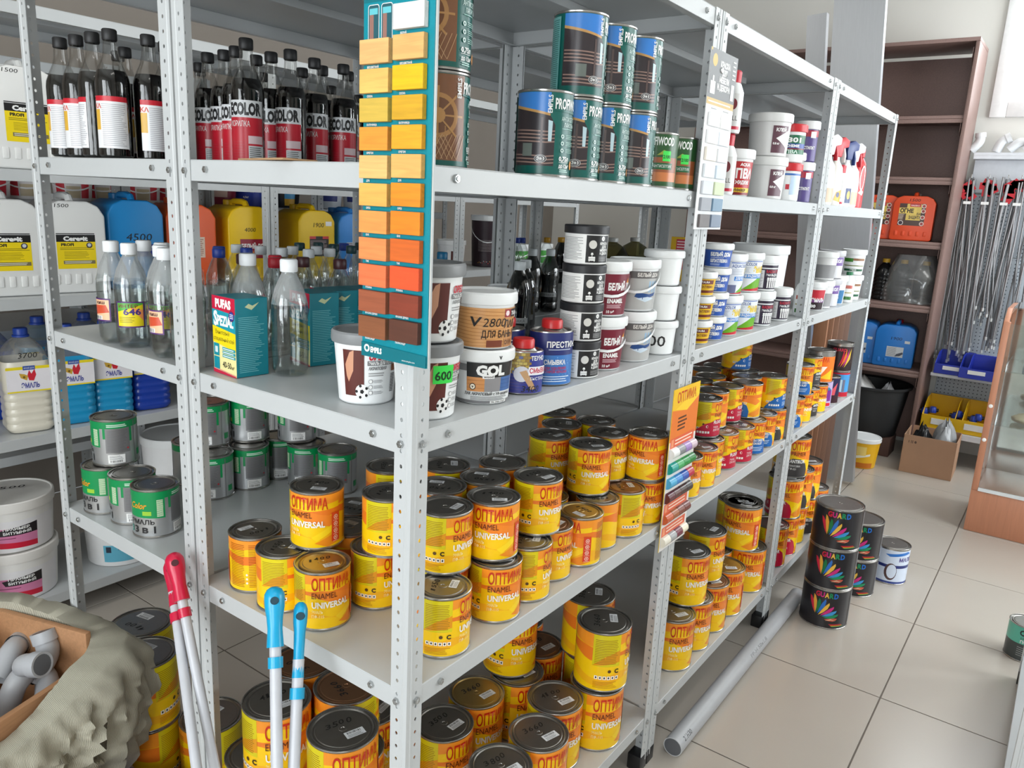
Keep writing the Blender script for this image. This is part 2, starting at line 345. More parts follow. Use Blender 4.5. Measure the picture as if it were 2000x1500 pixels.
# ================================================================== kinds of goods
RED, CRIM, BLUE, DK, WHT, YEL, ORG = (196, 36, 20), (190, 22, 58), (20, 98, 175), (62, 60, 60), (238, 238, 236), (248, 200, 10), (242, 148, 40)
INK = M((28, 26, 26), .6)
def can_body(R, h, band=None):
    b = MB().lathe([(0, .003), (R-.006, .003), (R-.005, 0), (R+.0012, 0), (R+.0014, .003), (R, .0045), (R, h-.005), (R+.0014, h-.0035), (R+.0016, h-.001), (R+.0005, h), (R-.0015, h-.0005), (R-.002, h-.004), (R-.008, h-.0042)], TIN, 40).build('body', angle=.5)
    r = R-.0082
    l = MB().lathe([(r+.0012, h-.0045), (r+.0006, h-.0012), (r-.001, h-.0008), (r-.003, h-.0028), (r-.006, h-.0028), (r-.0075, h-.0018), (.009, h-.0018), (.008, h-.0011), (.0045, h-.0011), (.004, h-.002), (0, h-.002)], band or TINLID, 40).build('lid', angle=.35)
    return b, l
def can(kind, name, D, h, art, lid=None, step=5, z0=.0, metal=0., rough=.3):
    R = D/2; b, l = can_body(R, h, lid); KINDS[kind] = (name, [('body', b), ('lid', l), ('label', art.mesh('label', cyl(R), step, metal=metal, rough=rough))]); KINDS[kind+'_d'] = (D, h)
def optima(R, h, typ='uni'):
    a = Art(); k = h/118.; W = PI*R; kx = R/52.; S = lambda x: x*kx; Z = lambda z: z*k; z0, z1 = 4.8, h-5.2
    a.r(YEL, -W, z0, W, z1)
    LIME, AMB, OR2, BRN = (216, 200, 18), (244, 178, 22), (234, 122, 34), (150, 60, 12)
    xs = [-W+2*W*i/24 for i in range(25)]
    wv = lambda b, A, f, p: [min(z1, max(z0, Z(b)+Z(A)*math.sin(f*2*PI*i/24+p))) for i in range(25)]
    a.band(OR2, xs, wv(66, 6, 3, 1.2), wv(84, 5, 2, .3)); a.band(AMB, xs, wv(20, 8, 2, 2.2), wv(33, 7, 3, 1.0)); a.band(ORG, xs, wv(92, 4, 2, 2.4), [z1]*25)
    a.p((240, 134, 38), (S(-44), Z(74)), (S(-10), Z(82)), (S(50), Z(68)), (S(66), Z(58)), (S(66), Z(40)), (S(26), Z(52)), (S(-6), Z(60)))
    a.p((250, 206, 20), (S(-44), Z(86)), (S(-30), Z(104)), (S(20), Z(92)), (S(66), Z(96)), (S(66), Z(84)), (S(0), Z(80)))
    a.p((236, 140, 30), (S(14), Z(14)), (S(66), Z(36)), (S(66), Z(12)), (S(40), z0))
    a.p((252, 212, 30), (S(8), Z(26)), (S(64), Z(58)), (S(64), Z(44)), (S(18), Z(18)))
    a.r(LIME, S(-104), Z(52), S(-50), z1); a.p((224, 150, 16), (S(-104), Z(52)), (S(-50), Z(60)), (S(-50), Z(84)), (S(-80), Z(72)))
    a.lines((150, 110, 8), S(-100), S(-54), Z(56), Z(106), 15, .35, .1)
    for i in range(6): a.r((245, 240, 230), S(-98)+S(8)*i, Z(26), S(-91.6)+S(8)*i, Z(33)); a.e((40, 34, 26), S(-94.8)+S(8)*i, Z(29.5), S(1.6), Z(2.2), 8)
    a.lines((170, 110, 8), S(-100), S(-52), Z(8), Z(22), 5, .25, .2); a.t((50, 36, 20), 'C', S(-60), Z(39), Z(8), bold=.05); a.e((90, 60, 20), S(-70), Z(43), S(3.4), None, 10)
    for x0 in (80, 122): a.lines((150, 84, 14), S(x0), S(x0+34), Z(12), Z(106), 26, .3, .12)
    for i in range(3): a.e((246, 240, 225), S(118), Z(22+9*i), S(2.6), Z(3), 4)
    if typ == 'uni':
        a.r((214, 66, 34), S(48), Z(14), S(66), Z(74))
        for i in range(4):
            z = Z(21+14.5*i); a.e((246, 226, 214), S(57), z, S(4.6), Z(4.8), 14); a.e((214, 66, 34), S(57), z, S(3.4), Z(3.6), 14); a.e((246, 226, 214), S(57), z, S(1.6), Z(1.7), 8); a.r((246, 226, 214), S(51), z-Z(7.2), S(63), z-Z(6.5))
    else:
        c = {'floor': CRIM, 'rust': BLUE, 'prim': DK}[typ]
        a.p(c, (S(-46), z0), (S(-46), Z(50)), (S(-30), Z(58)), (S(-6), Z(57)), (S(12), Z(44)), (S(20), Z(24)), (S(18), z0))
        a.p(c, (S(-104), z0), (S(-46), z0), (S(-46), Z(50)), (S(-66), Z(44)), (S(-88), Z(26)))
        a.e(WHT, S(-58), Z(36), S(4), Z(4.4), 12); a.e(c, S(-57), Z(36), S(2.6), Z(3), 10)
        for i in range(5): a.r(WHT, S(-88)+S(8)*i, Z(14), S(-82)+S(8)*i, Z(21))
    a.t(RED, 'ОПТИМА', S(-36), Z(84), Z(23), S(76), bold=.012)
    a.t((92, 34, 14), {'uni': 'ENAMEL', 'floor': 'ENAMEL', 'rust': 'ON RUST', 'prim': 'PRIMER'}[typ], S(-36), Z(67), Z(11.5), S(46))
    if typ == 'uni': a.t(WHT, 'UNIVERSAL', S(-36), Z(48), Z(12), S(70), bold=.03).t((250, 232, 170), 'ЭМАЛЬ', S(-36), Z(37), Z(6), S(20)).t((250, 232, 170), 'ПФ-115', S(-36), Z(28), Z(6), S(22))
    if typ == 'floor': a.t(WHT, 'FLOOR', S(-38), Z(45), Z(10), S(38), bold=.03).t(WHT, 'ЭМАЛЬ', S(-38), Z(31), Z(6), S(20)).t(WHT, 'ДЛЯ ПОЛА', S(-38), Z(22), Z(6), S(30))
    if typ == 'rust': a.t(WHT, '3in1 DIRECTLY', S(-38), Z(48), Z(8), S(50), bold=.03).t(WHT, 'ON RUST', S(-38), Z(37), Z(8), S(34), bold=.03).lines((190, 214, 240), S(-38), S(4), Z(14), Z(30), 3, .4)
    if typ == 'prim': a.t(WHT, 'ANTIKOR', S(-38), Z(45), Z(10), S(46), bold=.03).t(WHT, 'ГРУНТОВКА', S(-38), Z(33), Z(5.5), S(32)).t(WHT, 'ГФ-021', S(-38), Z(24), Z(5.5), S(20))
    return a
SD, SH, BD, BH = .104, .118, .142, .168
for t in ('uni', 'floor', 'rust', 'prim'): can('s_'+t, 'enamel_can', SD, SH, optima(SD*500, SH*1000, t))
for t in ('uni', 'floor', 'prim'): can('b_'+t, 'large_enamel_can', BD, BH, optima(BD*500, BH*1000, t), step=7)
XD, XH = .162, .186; can('x_uni', 'large_enamel_can', XD, XH, optima(XD*500, XH*1000, 'uni'), step=8)
GOLDLID = M((176, 150, 96), .32, .85, scale=30, amt=.1); BROWNLID = M((150, 112, 84), .36, .8, scale=30, amt=.1)
for k_, l_ in (('g', GOLDLID), ('w', BROWNLID)):
    for s_, (D_, H_) in (('s', (SD, SH)), ('b', (BD, BH))):
        b_, p_ = KINDS[s_+'_uni'][1][0], KINDS[s_+'_uni'][1][2]; KINDS['%s_uni_%s' % (s_, k_)] = (KINDS[s_+'_uni'][0], [b_, ('lid', can_body(D_/2, H_, l_)[1]), p_])
_mk = {}
def lidmark(txt, h, R, v=0):                     # handwritten price and barcode sticker on a lid
    k = (txt, h, R, v)
    if k not in _mk:
        s = R*1000/52; mp = plane((0, 0, h-.0016), (1, 0, 0), (0, 1, 0)); o = []
        if txt:
            a = Art(); x = -23*s
            for ch in txt: a.t(INK, ch, x, (9+random.uniform(-1.5, 1.5))*s, random.uniform(9, 12)*s, (4.5 if ch == '1' else 8.5)*s, bold=.01, sh=.25, rot=random.uniform(-.12, .12)); x += 11*s
            o.append(('price_mark', a.mesh('price_mark', mp, off0=.15)))
        if v >= 0:
            a = Art().r((222, 224, 226), -4*s, -26*s, 26*s, -11*s).bars(INK, 0, 22*s, -17*s, -12.5*s, 14).lines((120, 120, 120), -1*s, 23*s, -25*s, -18.5*s, 3, .4); o.append(('barcode_sticker', a.mesh('barcode_sticker', mp, off0=.12)))
        _mk[k] = o
    return _mk[k]
# green and silver cans
g_ = Art(); GR = (10, 140, 78); SIL = M((186, 188, 190), .3, .75); GYP = M((128, 128, 130), .4, .5)
g_.r(SIL, -163, 4.8, 163, 112).r(GR, -163, 96, 163, 112.5).p(GR, (-42, 52), (48, 48), (48, 97), (-42, 97)).r(GYP, 62, 34, 118, 96).r(GYP, -118, 34, -62, 96).r(GR, 56, 70, 62, 96).r(GR, 118, 60, 124, 96)
g_.lines((220, 240, 225), 66, 114, 99, 107, 2, .5).lines((100, 100, 102), 66, 114, 38, 92, 16, .3).lines((100, 100, 102), -114, -66, 38, 92, 16, .3).r((120, 120, 122), 131, 6, 133, 110).r(GR, 140, 18, 156, 34)
g_.t((232, 150, 30), 'Color', -36, 72, 15, 42, sh=.3, bold=.02).r((150, 196, 60), -2, 56, 18, 66).lines((230, 240, 210), 30, 44, 52, 94, 16, .5, .05)
g_.t((40, 40, 42), 'ЭМАЛЬ', -38, 34, 11, 62, bold=.02).t((20, 130, 110), '3', -40, 13, 15, bold=.03).t((40, 40, 42), '3 в 1', -26, 13, 16, 52, bold=.03)
g_.r(WHT, 66, 8, 104, 30).bars((30, 30, 30), 71, 98, 10, 16, 16).lines((90, 90, 90), 69, 100, 17, 28, 4, .35); g_.e((190, 40, 50), 112, 44, 2.4, None, 8)
can('green', 'green_enamel_can', .104, .118, g_, metal=.0)
# teal wood-stain cans
def teal(brown=False):
    a = Art(); T = (8, 92, 84); a.r(T, -157, 4, 157, 146)
    if not brown:
        a.p((52, 44, 48), (-70, 18), (16, 18), (16, 88), (6, 104), (-70, 118)).p((60, 130, 210), (-70, 118), (6, 104), (6, 142), (-70, 142)).p((196, 150, 90), (-70, 117), (6, 103), (6, 107), (-70, 122))
        for z in (24, 30, 36, 60, 66, 72, 78): a.p((150, 122, 112), (-68, z), (0, z-3), (16, z-1), (16, z+.8), (0, z-.6), (-68, z+2.4))
        a.r((110, 118, 112), -44, 34, -24, 56).r((90, 74, 72), -10, 20, -6, 100).p((190, 214, 222), (4, 60), (10, 60), (11, 94), (3, 96))
        for q in (7, 5): a.e((190, 190, 190), -8, 30, q*1.6, q, 20).e((52, 44, 48), -8, 30, q*1.6-1.2, q-1, 20)
        a.t(WHT, '3в1', -14, 28, 5, 12, bold=.03)
    else:
        a.r((128, 84, 56), -74, 12, 18, 142)
        for q in (34, 27): a.e((176, 128, 78) if q == 34 else (112, 72, 48), -30, 80, q, None, 26)
        a.e((188, 138, 84), -30, 80, 12, None, 16)
        for k in range(8): t = k*PI/4; a.p((182, 134, 82), *[(-30+r_*math.cos(t+d), 80+r_*math.sin(t+d)) for r_, d in ((10, -.12), (44, -.04), (44, .04), (10, .12))])
        for k in range(9): a.p((200, 160, 120), (-70+9*k, 14), (-69+9*k, 14), (-46+8*k, 52), (-47+8*k, 52)).p((200, 160, 120), (2-8*k, 14), (3-8*k, 14), (-20-6*k, 50), (-21-6*k, 50))
    a.t(WHT, 'PROFIWOOD', 14, 116, 17, 74, bold=.03).p(T, (12, 112), (96, 108), (96, 114), (12, 115))
    a.t(WHT, 'EMPILS', 9, 108, 8, 30, bold=.02, rot=PI/2)
    a.t((210, 232, 226), 'АНТИСЕПТИК', 28, 96, 7, 46).t((210, 232, 226), 'ЛАКОВЫЙ' if not brown else 'ЛАК ЯХТНЫЙ', 34, 86, 7, 36).lines((150, 200, 190), 30, 76, 82, 84, 1, .5)
    for z in (70, 58, 46): a.e((210, 232, 226), 32, z, 3.6, None, 10).e(T, 32, z, 2, None, 8).lines((170, 210, 200), 40, 76, z-4, z+4, 3, .3)
    a.t(WHT, '0,75л', 26, 28, 7.5, 24, bold=.03).r(WHT, 26, 25.5, 50, 26.2).t(WHT, 'до 12м²', 26, 16, 6.5, 26, bold=.02).lines((170, 210, 200), 28, 50, 8, 14, 2, .5)
    a.e((226, 150, 60), 62, 22, 6, 8, 16); a.r((110, 172, 170), -112, 8, -78, 138).lines((30, 100, 96), -110, -80, 12, 134, 34, .35, .1); a.r((110, 172, 170), 104, 8, 140, 138).lines((30, 100, 96), 106, 138, 12, 134, 34, .35, .1)
    return a
can('teal', 'wood_stain_can', .1, .1475, teal()); can('tealb', 'yacht_varnish_can', .1, .1475, teal(True))
a = Art().r((40, 84, 44), -157, 4, 157, 116).r((150, 84, 50), -60, 14, 60, 66).r((200, 120, 70), -60, 14, 60, 34).t(WHT, 'PROFIWOOD', -30, 92, 17, 72, bold=.03).r((190, 200, 40), -30, 40, -8, 54).t((30, 60, 20), '100%', -28, 44, 6, 18, bold=.03).r((24, 96, 56), -8, 40, 40, 54).t(WHT, 'АНТИСЕПТИК', -6, 44, 6, 44).p((150, 160, 60), (0, 70), (16, 82), (34, 74), (14, 72)).r((70, 220, 90), 14, 58, 34, 80).t((10, 60, 20), '2100', 15, 64, 7, 18, bold=.03)
can('profib', 'antiseptic_can', .1, .12, a)
# black feather cans on the floor, and assorted tins
def feather():
    a = Art(); a.r((34, 32, 36), -280, 4, 280, 158); C = [(204, 30, 60), (232, 170, 60), (20, 120, 70), (30, 110, 200), (240, 190, 70), (208, 40, 130), (60, 150, 210), (20, 140, 90), (200, 90, 70)]
    for k, (x, z, L, ang) in enumerate(((-70, 60, 70, 1.9), (-66, 56, 80, 1.7), (-62, 58, 66, 1.45), (-58, 56, 74, 1.2), (-54, 52, 70, 1.0), (-46, 52, 66, .75), (-40, 50, 62, .5), (-34, 46, 60, .3), (-30, 40, 50, .1))):
        c, s = math.cos(ang), math.sin(ang); w = 9
        a.p(C[k], *[(x+c*u-s*v, z+s*u+c*v) for u, v in ((0, 0), (L*.3, -w*.7), (L*.65, -w), (L*.9, -w*.5), (L, 2), (L*.7, w*.55), (L*.3, w*.35))])
    a.p((224, 200, 160), (-26, 34), (-6, 44), (14, 36), (-4, 40)); 
    for k, c in enumerate(((200, 30, 60), (210, 60, 40), (230, 180, 40), (40, 150, 90))): a.p(c, (-10+4*k, 20-3*k), (40+4*k, 22-3*k), (40+4*k, 23.5-3*k), (-10+4*k, 22.5-3*k))
    for k, (ch, c) in enumerate(zip('GUARD', (C[0], C[5], C[4], C[7], C[3]))): a.t(c, ch, -72+17*k, 132, 20, 16, bold=.04)
    a.r((150, 150, 152), 84, 12, 160, 150).lines((60, 60, 62), 88, 156, 16, 146, 30, .45, .3); return a
can('feather', 'feather_print_can', .18, .165, feather(), step=8)
a = Art().r((206, 216, 232), -220, 4, 220, 160).r((30, 44, 110), -220, 78, 220, 92).r((40, 60, 130), -220, 4, 220, 14).p((40, 110, 190), (-60, 140), (40, 156), (60, 146), (-40, 130)).e((70, 40, 40), -30, 60, 26, 40).e((206, 216, 232), -26, 62, 20, 33).t((60, 30, 120), 'МАЛЯР', 0, 110, 18, 80, bold=.03)
can('bluewhite', 'white_blue_paint_can', .15, .17, a, step=8)
a = Art().r((188, 170, 210), -157, 4, 157, 116).band((30, 130, 160), [-60, -40, -20, 0, 20, 40, 60], [30]*7, [78, 92, 78, 92, 78, 92, 78]).r((120, 40, 140), 10, 30, 60, 78).t(RED, 'ЛАЛЬ', -36, 92, 18, 74, bold=.04).e((150, 156, 166), -6, 46, 34, 20).e((220, 226, 236), -6, 46, 31, 17).t((20, 50, 130), 'Д 115', -30, 40, 14, 46, bold=.04).r((90, 60, 150), -60, 8, 30, 22).t(WHT, 'ГЛЯНЦЕВАЯ', -50, 11, 8, 72, bold=.02).r((210, 30, 50), 32, 8, 60, 22)
can('lal', 'lilac_enamel_can', .1, .12, a)
a = Art().r((70, 150, 210), -157, 4, 157, 116).r((190, 26, 50), -157, 4, 157, 26).r((190, 26, 50), -157, 108, 157, 116)
for k, c in enumerate(((200, 160, 60), (40, 130, 60), (60, 170, 120), (190, 210, 220), (110, 110, 130))): a.r(c, -40+14*k, 28, -28+14*k, 84)
can('stripes', 'striped_enamel_can', .1, .12, a)
a = Art().r((24, 26, 70), -157, 4, 157, 116).p((210, 80, 90), (-30, 20), (20, 40), (30, 96), (0, 60)).r((50, 16, 30), -157, 4, 157, 40); can('navy', 'navy_enamel_can', .1, .12, a)
a = Art().r((40, 22, 24), -157, 4, 157, 116)
for k, c in enumerate(((200, 30, 60), (230, 120, 40), (180, 40, 120), (220, 180, 60))): a.p(c, (-10+9*k, 20), (14+10*k, 60), (10+12*k, 108), (2+9*k, 60))
a.t((200, 40, 70), 'GUARD', -40, 94, 13, 60, bold=.03); can('darkred', 'dark_feather_can', .115, .13, a)
a = Art().r((236, 118, 24), -163, 4, 163, 112).r((84, 56, 50), -50, 4, 10, 66).p((250, 244, 236), (-44, 66), (34, 70), (-4, 14)).p((244, 196, 30), (6, 20), (60, 60), (60, 14)).t(RED, 'ОПТИМА', -38, 88, 20, 78, bold=.012).t((130, 50, 20), 'PRIMER', -38, 72, 10, 48).t(WHT, 'ANTIKOR', -48, 58, 9, 52, bold=.02).lines((170, 90, 20), -150, -60, 12, 104, 22, .3)
can('triprim', 'orange_primer_can', .115, .135, a)
# rectangular solvent tins with red screw caps
def tin(kind, w, d, h, art, name):
    b = MB().lathe([(0, 0), (w/2-.003, 0), (w/2, .002), (w/2, h-.004), (w/2-.001, h), (w/2-.004, h+.001), (w/2-.006, h-.003), (w/2-.012, h-.002), (.02, h+.006), (0, h+.006)], TIN, 40, sy=d/w).build('body')
    c = MB().lathe([(.021, h+.004), (.021, h+.018), (.019, h+.021), (0, h+.021)], M((196, 30, 34), .35), 28).build('cap'); R = w/2
    mp = lambda a, z, o: ((R+o)*math.sin(a/1000/R), -(R+o)*d/w*math.cos(a/1000/R), z/1000)
    KINDS[kind] = (name, [('body', b), ('screw_cap', c), ('label', art.mesh('label', mp, 4))])
a = Art().r((34, 44, 110), -142, 3, 142, 106).r((60, 120, 190), -142, 3, 142, 62)
for k in range(60): a.e((110, 160, 215), random.uniform(-60, 60), random.uniform(8, 58), random.uniform(.6, 1.6), None, 6)
a.t(WHT, 'ПРЕСТИЖ', -24, 78, 11, 66, bold=.03).lines((200, 210, 230), -20, 40, 72, 75, 1, .5).t(WHT, 'СМЫВКА', -28, 44, 9, 44, bold=.03).t(CRIM, 'ДЛЯ УДАЛЕНИЯ', -28, 34, 5, 46, bold=.02).t(CRIM, 'СТАРОЙ КРАСКИ', -28, 27, 5, 48, bold=.02).lines((210, 224, 240), -28, 30, 8, 22, 3, .4)
tin('prest', .09, .07, .108, a, 'paint_remover_tin')
a = Art().r((48, 56, 140), -142, 3, 142, 80).r((150, 130, 90), -40, 40, 8, 80)
for i in range(6):
    for j in range(7): a.r(random.choice(((176, 150, 70), (150, 120, 60), (190, 170, 90), (90, 100, 150))), -40+8*i+(4 if j % 2 else 0), 41+5.6*j, -33+8*i+(4 if j % 2 else 0), 45.6+5.6*j)
for j in range(6): a.lines((80, 70, 130), -40, 20, 4+6*j, 6+6*j, 1, .6, .05)
a.e((200, 200, 210), -6, 40, 15).p((190, 150, 110), (-10, 44), (2, 48), (22, 12), (12, 10)).t(WHT, 'ТЕХНО', 10, 66, 8, 30, bold=.03).r((230, 230, 235), 6, 38, 60, 54).t(CRIM, 'СМЫВКА', 8, 42, 9, 44, bold=.03).t(WHT, 'БЫСТРАЯ', 10, 28, 6, 34).t(INK, '3400', -6, 6, 12, 34, sh=.2)
tin('tech', .078, .062, .082, a, 'small_paint_remover_tin')
# ---- plastic buckets
def bucket(kind, name, Dt, Db, h, body, lid, art=None, handle=True, lidh=.02, step=6, hang=False):
    rt, rb = Dt/2, Db/2; bm_ = M(body, .38, amt=.03); lm = M(lid, .36, amt=.03); hb = h-lidh; rl = rt+.0035
    b = MB().lathe([(0, .002), (rb-.004, .002), (rb-.003, 0), (rb, .003), (rt-.001, hb), (rt+.001, hb)], bm_, 40).build('body')
    l = MB().lathe([(rt, hb-.001), (rl, hb), (rl+.001, hb+.004), (rl+.0004, h-.003), (rl-.002, h), (rl-.006, h), (rl-.009, h-.004), (0, h-.0035)], lm, 40).build('lid', angle=.5)
    parts = [('body', b), ('lid', l)]
    if handle:
        n = 12; pts = [((rt+.003)*math.cos(PI*i/n), -abs((rt+.012)*math.sin(PI*i/n))*.45-.006, hb-.012-(.42*hb)*math.sin(PI*i/n)) for i in range(n+1)]
        pts = [(x, -math.sqrt(max(0, (rb+(rt-rb)*z/hb+.004)**2-x*x)), z) for x, y, z in pts]
        hm = MB()
        for i in range(n):
            p, q = Vector(pts[i]), Vector(pts[i+1]); hm.add([p+Vector((0, 0, .003)), q+Vector((0, 0, .003)), q-Vector((0, 0, .003)), p-Vector((0, 0, .003))], [(0, 1, 2, 3)], lm)
            hm.add([p+Vector((0, -.0015, .003)), q+Vector((0, -.0015, .003)), q-Vector((0, .0015, .003)), p-Vector((0, .0015, .003))], [(0, 1, 2, 3)], lm)
        parts.append(('handle', hm.build('handle')))
    if art: parts.append(('label', art.mesh('label', cyl(rb, rt, hb, rt), step)))
    KINDS[kind] = (name, parts); KINDS[kind+'_d'] = (Dt+.008, h)
def A0(): return Art()
a = A0().r((92, 40, 34), -44, 16, -4, 96).p((206, 150, 120), (-40, 70), (-30, 92), (-22, 96), (-24, 60), (-34, 40), (-38, 50)).e(WHT, -8, 24, 13).e((24, 24, 26), -8, 24, 4.2, None, 5)
for k in range(5): t = k*2*PI/5+.6; a.e((24, 24, 26), -8+10.5*math.cos(t), 24+10.5*math.sin(t), 3, None, 5)
a.t((190, 20, 40), 'ОРЕОЛ', 4, 80, 10, 40, bold=.05, sh=.15).r((110, 110, 112), 2, 70, 54, 78).t(WHT, 'ЭМАЛЬ ДЛЯ ПОЛА', 4, 71.5, 5, 48, bold=.03).t((90, 90, 92), 'АКРИЛОВАЯ', 4, 62, 5.5, 34, bold=.02).lines((150, 150, 150), 4, 36, 50, 58, 2, .4)
for z in (42, 32, 22): a.e((150, 150, 152), 8, z, 4).e(WHT, 8, z, 3).lines((140, 140, 142), 14, 34, z-3, z+3, 3, .35)
a.r((130, 80, 50), 50, 58, 64, 70).lines((60, 60, 60), 50, 62, 20, 54, 12, .5, .05)
bucket('oreol', 'floor_enamel_bucket', .112, .094, .125, WHITE, (132, 134, 136), a, False)
tag_ = Art().r((60, 214, 78), -30, 62, 6, 92).t((10, 60, 20), '600', -27, 68, 14, 30, bold=.03).mesh('price_tag', cyl(.047+.001, .056+.001, .105, .055), 6, off0=2.2); PRICETAG = ('price_tag', tag_)
a = A0().r((120, 120, 122), -150, 60, 150, 72).r((24, 24, 24), -38, 50, 60, 76).t(WHT, 'GOL', -20, 54, 17, 56, bold=.06).e(WHT, 44, 68, 0.1).r((205, 140, 80), -38, 24, -4, 50).r((140, 138, 140), -4, 24, 28, 50).r((60, 100, 160), 28, 24, 60, 50).r(WHT, -8, 48, 14, 55).t((60, 60, 60), 'wood', -6, 49.4, 4, 18, bold=.03)
for z in (30, 37, 44): a.r((180, 116, 62), -38, z, -4, z+.8).r((46, 80, 136), 28, z, 60, z+.8)
a.e((40, 30, 20), -26, 33, 6).e((240, 230, 210), -26, 33, 4.6).t((40, 30, 20), 'v', -28, 31, 5, bold=.05).t((40, 40, 40), 'ЛАК АКРИЛОВЫЙ с УФ-защитой', -42, 17.5, 5, 96, bold=.03).lines((90, 90, 90), -30, 50, 8, 16, 4, .4).r((120, 120, 122), -150, 2.5, 150, 7.6).r(WHT, 8, 3, 46, 7.2).t((60, 60, 60), '70-100г./1м²', 10, 3.6, 2.8, 32, bold=.03)
bucket('gol', 'acrylic_varnish_bucket', .108, .098, .098, WHITE, WHITE, a, False, .02); KINDS['gol'][1].append(('price_mark', Art().t(INK, 'v', 20, 83, 9, bold=.02).mesh('price_mark', cyl(.0575), 6, off0=1.2)))
a = A0().r((214, 158, 100), -150, 3, 150, 72)
for z in range(6, 72, 6): a.band((190, 128, 74), [-150+30*i for i in range(11)], [z+1.5*math.sin(i*1.3+z) for i in range(11)], [z+1.1+1.5*math.sin(i*1.3+z) for i in range(11)])
a.r((150, 20, 30), 30, 56, 46, 70).e((240, 220, 220), 37, 63, 5, None, 8).r((44, 30, 26), 46, 56, 74, 70).t(WHT, 'TAURA', 48, 59, 7, 24, bold=.03).t((44, 26, 18), 'ЛАК', 30, 38, 13, 34, bold=.02).t((44, 26, 18), 'ДЛЯ БАНЬ И', -14, 21, 12, 78, bold=.02).r((120, 60, 40), -4, 4, 28, 16).r((176, 120, 70), 32, 4, 60, 18).t((60, 30, 20), 'САУН', 34, 8, 7, 22, bold=.03).t(INK, 'v', -38, 40, 26, 22, sh=.2).t(INK, '2800', -12, 40, 15, 44, sh=.2)
bucket('taura', 'sauna_varnish_bucket', .108, .098, .098, WHITE, WHITE, a, False, .02)
def jar():
    a = Art().r((236, 236, 234), -138, 2, 138, 60).r((22, 22, 24), 2, 4, 62, 58).lines((130, 130, 130), -56, -4, 8, 54, 16, .35).e((214, 212, 206), 16, 40, 8.5).e(WHT, 40, 52, 4.5).t((22, 22, 24), 'Д', 38.4, 50.6, 3, bold=.02)
    for k, t in enumerate(('КРАСКА', 'ДЛЯ', 'МЕБЕЛИ', 'И ДЕКОРА')): a.t(WHT, t, 44, 40-6.5*k, 4.6, min(24, 4.6*len(t)), 'C', bold=.04)
    a.r(WHT, 8, 8, 22, 16).r(WHT, 9, 6.5, 10.5, 8).r(WHT, 19.5, 6.5, 21, 8).r(WHT, 14.4, 16, 15.6, 20).p(WHT, (12, 20), (18, 20), (16.6, 24), (13.4, 24)).r((22, 22, 24), 8, 11.6, 22, 12.2).lines((160, 160, 160), 30, 58, 7, 17, 4, .35); return a
b_ = MB().lathe([(0, 0), (.042, 0), (.044, .002), (.044, .062)], M((224, 224, 222), .35), 40).build('body'); l_ = MB().lathe([(.044, .06), (.046, .061), (.0462, .075), (.045, .077), (0, .077)], M((30, 30, 34), .45), 40).build('lid', angle=.5)
KINDS['jar'] = ('furniture_paint_jar', [('body', b_), ('lid', l_), ('label', jar().mesh('label', cyl(.044), 5))])
a = A0().r((116, 22, 44), -150, 4, 150, 92).lines((190, 130, 140), -66, -26, 40, 80, 12, .35).t(WHT, 'БЕЛЫЙ ДОМ', -8, 58, 14, 80, bold=.05).t(WHT, 'ENAMEL', -8, 30, 9, 44, bold=.04).lines((220, 190, 196), -8, 40, 18, 27, 3, .4).t(WHT, '10 м²', -8, 8, 6, 20, bold=.03).p((232, 160, 60), (44, 74), (50, 84), (54, 72)).r(WHT, -44, 6, -28, 18)
bucket('maroon', 'maroon_enamel_bucket', .112, .098, .118, WHITE, WHITE, a)
a = A0().r((178, 178, 176), -150, 4, 150, 92).r((92, 88, 88), -60, 76, 90, 92).t((230, 226, 220), 'БЕЛЫЙ ДОМ', 4, 80, 8, 62, bold=.03).p((30, 70, 130), (0, 34), (22, 28), (60, 36), (64, 44), (40, 40), (6, 44)).p((200, 214, 226), (4, 30), (30, 22), (60, 30), (36, 34))
for x in (36, 46, 56): a.r((150, 180, 205), x, 44, x+6, 70)
for z in (20, 34, 48, 62): a.e((224, 224, 222), -30, z, 3, None, 6).e((224, 224, 222), -24, z, 2.4, None, 6)
a.r(WHT, -44, 6, -34, 26)
bucket('silver', 'silver_label_paint_bucket', .112, .098, .118, WHITE, WHITE, a)
bucket('plain', 'plain_white_bucket', .092, .082, .084, WHITE, WHITE, None, False, .017)
KINDS['plainw'] = ('plain_white_bucket', KINDS['plain'][1]+[('price_mark', A0().t(INK, '1', -34, 24, 22, 8, bold=.01).t(INK, '00', -22, 22, 26, 44, bold=.01).mesh('price_mark', cyl(.041, .046, .067, .044), 6))])
a = A0().r((40, 84, 170), -110, 3, 110, 48).t(WHT, 'БЕЛЫЙ ДОМ', -24, 32, 9, 62, bold=.06).lines((210, 220, 240), -24, 20, 26, 29, 1, .4).t(WHT, 'ШПАТЛЕВКА', -24, 15, 8, 54, bold=.05).lines((190, 206, 236), -24, 10, 6, 12, 2, .35)
bucket('putty', 'blue_putty_tub', .078, .068, .066, WHITE, WHITE, a, False, .016)
a = A0().r((228, 182, 30), -110, 3, 110, 46).r((110, 40, 24), -10, 32, 34, 43).t(WHT, 'TAURA', -4, 35, 5.5, 24, bold=.03).t((110, 40, 24), 'ШПАТЛЕВКА', -12, 22, 6, 46, bold=.04).r((110, 40, 24), -110, 9, 110, 16)
bucket('ytub', 'yellow_putty_tub', .078, .068, .064, WHITE, WHITE, a, False, .016)
